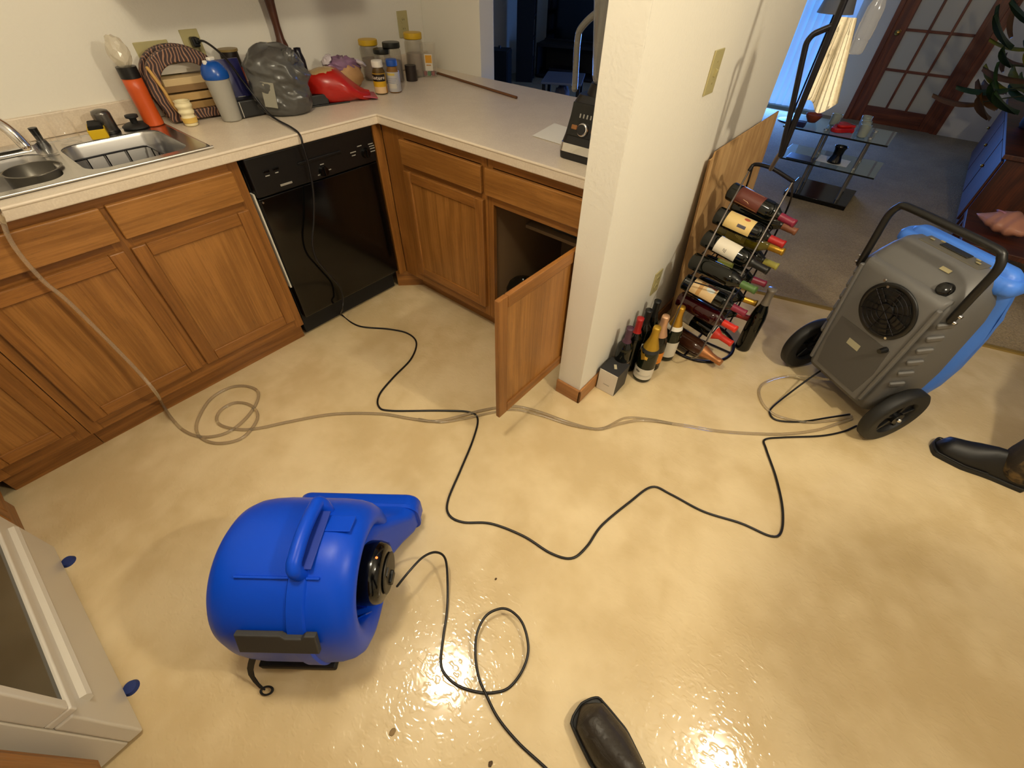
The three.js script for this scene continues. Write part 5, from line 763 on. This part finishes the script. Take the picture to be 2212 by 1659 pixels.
{ const t = thing('wooden_bowl', 'small orange-brown wooden bowl at the far end of the upper shelf', 'bowl', [3.23, .492, 1.22]); part('bowl', lathe([[0, 0], [.03, 0], [.055, .035], [.06, .055], [.055, .055], [.03, .01], [0, .008]], 24), mat(0x7d3418, .4), t); }
{ const t = thing('blue_box', 'small dark blue box at the near left end of the upper shelf', 'box', [3.03, .492, 1.18]); part('carton', box(.06, .03, .07, [0, .015, 0], .003), mat(0x10123a, .4), t); part('lid', box(.063, .008, .073, [0, .032, 0], .002), mat(0x14164a, .4), t); }
{ const t = thing('mug', 'black waisted mug on papers on the lower glass shelf', 'mug', [3.13, .281, 1.51]); part('mug', lathe([[0, 0], [.05, 0], [.046, .012], [.034, .05], [.036, .09], [.045, .115], [.041, .115], [.031, .09], [.029, .05], [.03, .01], [0, .008]], 28), M.blackGloss, t); }
solo('magazine', box(.15, .008, .20, [3.05, .284, 1.29], .002), mat(0x171318, .3), 'dark framed picture lying on the lower glass shelf', 'picture');
solo('paper_sheet', [box(.18, .001, .22, [3.17, .2795, 1.50], 0)], M.paper, 'white papers under the black mug on the lower glass shelf', 'paper');
{ // media tower with disc cases
  const t = thing('disc_tower', 'tall narrow black shelf tower filled with disc cases', 'shelf', [4.83, .008, -2.95], .55); part('side_panel', [cbox([-.16, 0, -.12], [-.145, 1.5, .12], .002), cbox([.145, 0, -.12], [.16, 1.5, .12], .002)], M.blackMatte, t); part('back_panel', cbox([-.145, 0, -.12], [.145, 1.5, -.11], 0), M.blackMatte, t); for (let k = 0; k < 7; k++) part('shelf', cbox([-.145, .02 + k * .24, -.11], [.145, .036 + k * .24, .12], .001), M.blackMatte, t);
  const r = rng(9), cols = [[0x9aa4bd, 'pale blue'], [0x2a3358, 'dark blue'], [0x8d7456, 'tan'], [0x54465a, 'plum'], [0xb9b3ac, 'light grey'], [0x3b3226, 'dark brown'], [0x6b7590, 'slate blue'], [0x42262c, 'dark red'], [0xa98c64, 'sandy']];
  const ord = ['first', 'second', 'third', 'fourth', 'fifth', 'sixth', 'seventh', 'eighth', 'ninth', 'tenth'], row = ['lowest', 'second', 'third', 'fourth', 'fifth'];
  for (let k = 0; k < 5; k++) { let x = -.135; for (let n = 0; n < 9; n++) { const w = .024 + .005 * r(), [hex, cn] = cols[Math.floor(r() * cols.length)], hh = .19 - .02 * r(); const m = solo('disc_case', box(w, hh, .13, [0, hh / 2, 0], .001), mat(hex, .35), `${cn} disc case, ${ord[n]} from the left on the ${row[k]} shelf of the black tower`, 'disc case', 'disc cases on the black tower'); const p = V(x + w / 2, .044 + k * .24 - .008, .03).applyAxisAngle(Y, .55); m.position.set(4.83 + p.x, p.y + .008, -2.95 + p.z); m.rotation.y = .55; x += w + .002; } }
}
{ const t = thing('speaker', 'black loudspeaker box beside the disc tower', 'speaker', [4.12, .008, -2.85], .5); part('cabinet', box(.30, .45, .28, [0, .225, 0], .006), M.blackMatte, t); part('grille', box(.27, .42, .01, [0, .225, .143], .003), mat(0x0a0a0c, .95), t); part('knob', cyl(.02, .018, .03, 16, [.05, .45, 0]), M.blackPlastic, t); }
{ const t = thing('television', 'large dark television on a black stand beyond the pass-through', 'television', [5.50, .008, -2.35], -1.25); part('screen', box(1.25, .75, .05, [0, .83, 0], .006), mat(0x030304, .12), t); part('bezel', cbox([-.64, .44, -.02], [.64, .46, .032], .003), M.blackPlastic, t); part('bezel', cbox([-.64, 1.20, -.02], [.64, 1.22, .032], .003), M.blackPlastic, t); const s = part('stand', [box(1.4, .04, .45, [0, .40, 0], .004), box(1.4, .03, .45, [0, .03, 0], .004), box(.03, .36, .45, [-.685, .2, 0], .003), box(.03, .36, .45, [.685, .2, 0], .003), box(1.36, .34, .02, [0, .21, -.2], .002)], M.blackMatte, t); part('player', box(.42, .07, .30, [-.3, .085, 0], .004), mat(0x1a1b22, .4), s); }
{ const t = thing('side_table', 'small black side table with a pale top under the blender jar', 'table', [3.36, .008, -1.27], .5); part('top', box(.55, .02, .42, [0, .43, 0], .003), mat(0x6a6f7c, .25), t); for (const [x, z] of [[-.24, -.18], [.24, -.18], [-.24, .18], [.24, .18]]) part('leg', box(.035, .42, .035, [x, .21, z], .003), M.blackMatte, t); part('shelf', box(.48, .015, .36, [0, .14, 0], .002), M.blackMatte, t); }
solo('cloth_bundle', flat(blob(.09, .12, .08, .05, 500, 4, 14).translate(3.28, .28, -1.22)), mat(0x55525a, .9), 'grey bundle on the shelf of the black side table', 'cloth');
{ // floor lamp, unlit
  const t = thing('floor_lamp', 'unlit floor lamp with a grey shade before the blinds', 'lamp', [5.35, .008, .69]); part('base', lathe([[0, 0], [.13, 0], [.13, .015], [.02, .03], [0, .03]], 28), M.blackMetal, t); part('pole', cyl(.010, .010, 1.2, 12, [0, .02, 0]), M.blackMetal, t); part('shade', lathe([[.17, .985], [.11, 1.25], [.107, 1.25], [.167, .985]], 40), mat(0xb2ab98, .9), t); }
{ // dark sideboard with a plant, and a low table with a shell
  const t = thing('sideboard', 'long dark wooden sideboard at the right behind the dehumidifier', 'cabinet', [4.15, .008, 2.72]); part('body', cbox([-1.0, .05, -.28], [1.0, .50, .28], .004), M.darkWood, t); part('top', cbox([-1.03, .50, -.31], [1.03, .53, .31], .004), M.darkWood, t); part('plinth', cbox([-.98, 0, -.26], [.98, .05, .26], 0), M.darkWood, t); for (const x of [-.66, 0, .66]) { const m = part('door', box(.62, .40, .016, [x, .275, -.288], .004), M.darkWood, t); part('knob', flat(new THREE.SphereGeometry(.012, 12, 8).translate(x + .26, .30, -.305)), M.brass, m); }
  const r = rng(21);
  const pl = thing('potted_plant', 'dark leafy houseplant with yellow-green leaves on the sideboard', 'plant', [4.0, .538, 2.58]); part('pot', lathe([[0, 0], [.10, 0], [.13, .16], [.14, .165], [.14, .18], [.12, .18], [.11, .02], [0, .02]], 28), mat(0x2a1a14, .6), pl); part('soil', cyl(.118, .118, .01, 24, [0, .15, 0]), mat(0x1a120c, 1), pl);
  const leafG = (() => { const g = new THREE.PlaneGeometry(.07, .20, 4, 6); const p = g.attributes.position; for (let i = 0; i < p.count; i++) { const v = p.getY(i) / .20 + .5, w = Math.sin(PI * Math.min(1, v * .94 + .04)) ** .8; p.setXYZ(i, p.getX(i) * w, v * .20, .05 * v * v * -1 + Math.abs(p.getX(i)) * .5); } g.computeVertexNormals(); return flat(g); })();
  const lm = [0x1c3312, 0x27421a, 0x6a6a18, 0x5a3a12, 0x203a24].map(c => mat(c, .5, { side: THREE.DoubleSide }));
  const stems = []; for (let k = 0; k < 110; k++) { const a = r() * 2 * PI, rad = .06 + .40 * r(), y = .18 + .62 * r() - rad * .5; const m = part('leaf', leafG, lm[Math.floor(r() * 4.99)], pl); m.position.set(Math.cos(a) * rad, Math.max(.02, y), Math.sin(a) * rad - .05); m.rotation.set(.8 + r() * 1.1, -a + PI / 2, (r() - .5) * 1.2, 'YXZ'); m.scale.setScalar(.8 + r() * .9); if (k % 5 === 0) stems.push(tube([[0, .16, 0], [Math.cos(a) * rad * .5, y * .6 + .12, Math.sin(a) * rad * .5], [m.position.x, m.position.y, m.position.z]], .005, 8, 5)); }
  part('stem', stems, mat(0x2c3312, .7), pl);
  const l = thing('low_table', 'low dark wooden table at the right behind the dehumidifier handle', 'table', [2.62, .008, 2.72]); part('top', box(.62, .03, .62, [0, .215, 0], .004), M.darkWood, l); for (const x of [-.27, .27]) for (const z of [-.27, .27]) part('leg', box(.05, .20, .05, [x, .10, z], .004), M.darkWood, l);
  const s = thing('conch_shell', 'pink conch shell lying on the low dark table', 'shell', [2.60, .245, 2.56], 1.0); const rings = []; for (let k = 0; k <= 20; k++) { const u = k / 20, rr = .055 * Math.sin(PI * Math.pow(u, .75)) ** .9 + .002, ring = []; for (let j = 0; j < 22; j++) { const a = 2 * PI * j / 22; const fl = 1 + .8 * Math.max(0, Math.cos(a - 1)) ** 3 * Math.sin(PI * u) + .18 * Math.sin(u * 30) * (1 - u); ring.push([-.15 + .30 * u, .05 + rr * .8 * Math.sin(a) * fl, rr * Math.cos(a) * fl * 1.3]); } rings.push(ring); } part('shell', loft(rings), mat(0xb98068, .35), s); part('lip', flat(xf(blob(.075, .012, .04, .02, 600, 3, 12), { t: [.01, .088, .03], r: [.5, 0, .1] })), mat(0xb9808a, .3), s);
}
// ---------------------------------------------------------------- shadows on, hand over
scene.traverse(o => { if (o.isMesh) { o.castShadow = true; o.receiveShadow = true; } if (o.isPointLight) { o.castShadow = true; o.shadow.mapSize.set(2048, 2048); o.shadow.bias = -.0005; } });
renderer.render(scene, camera);
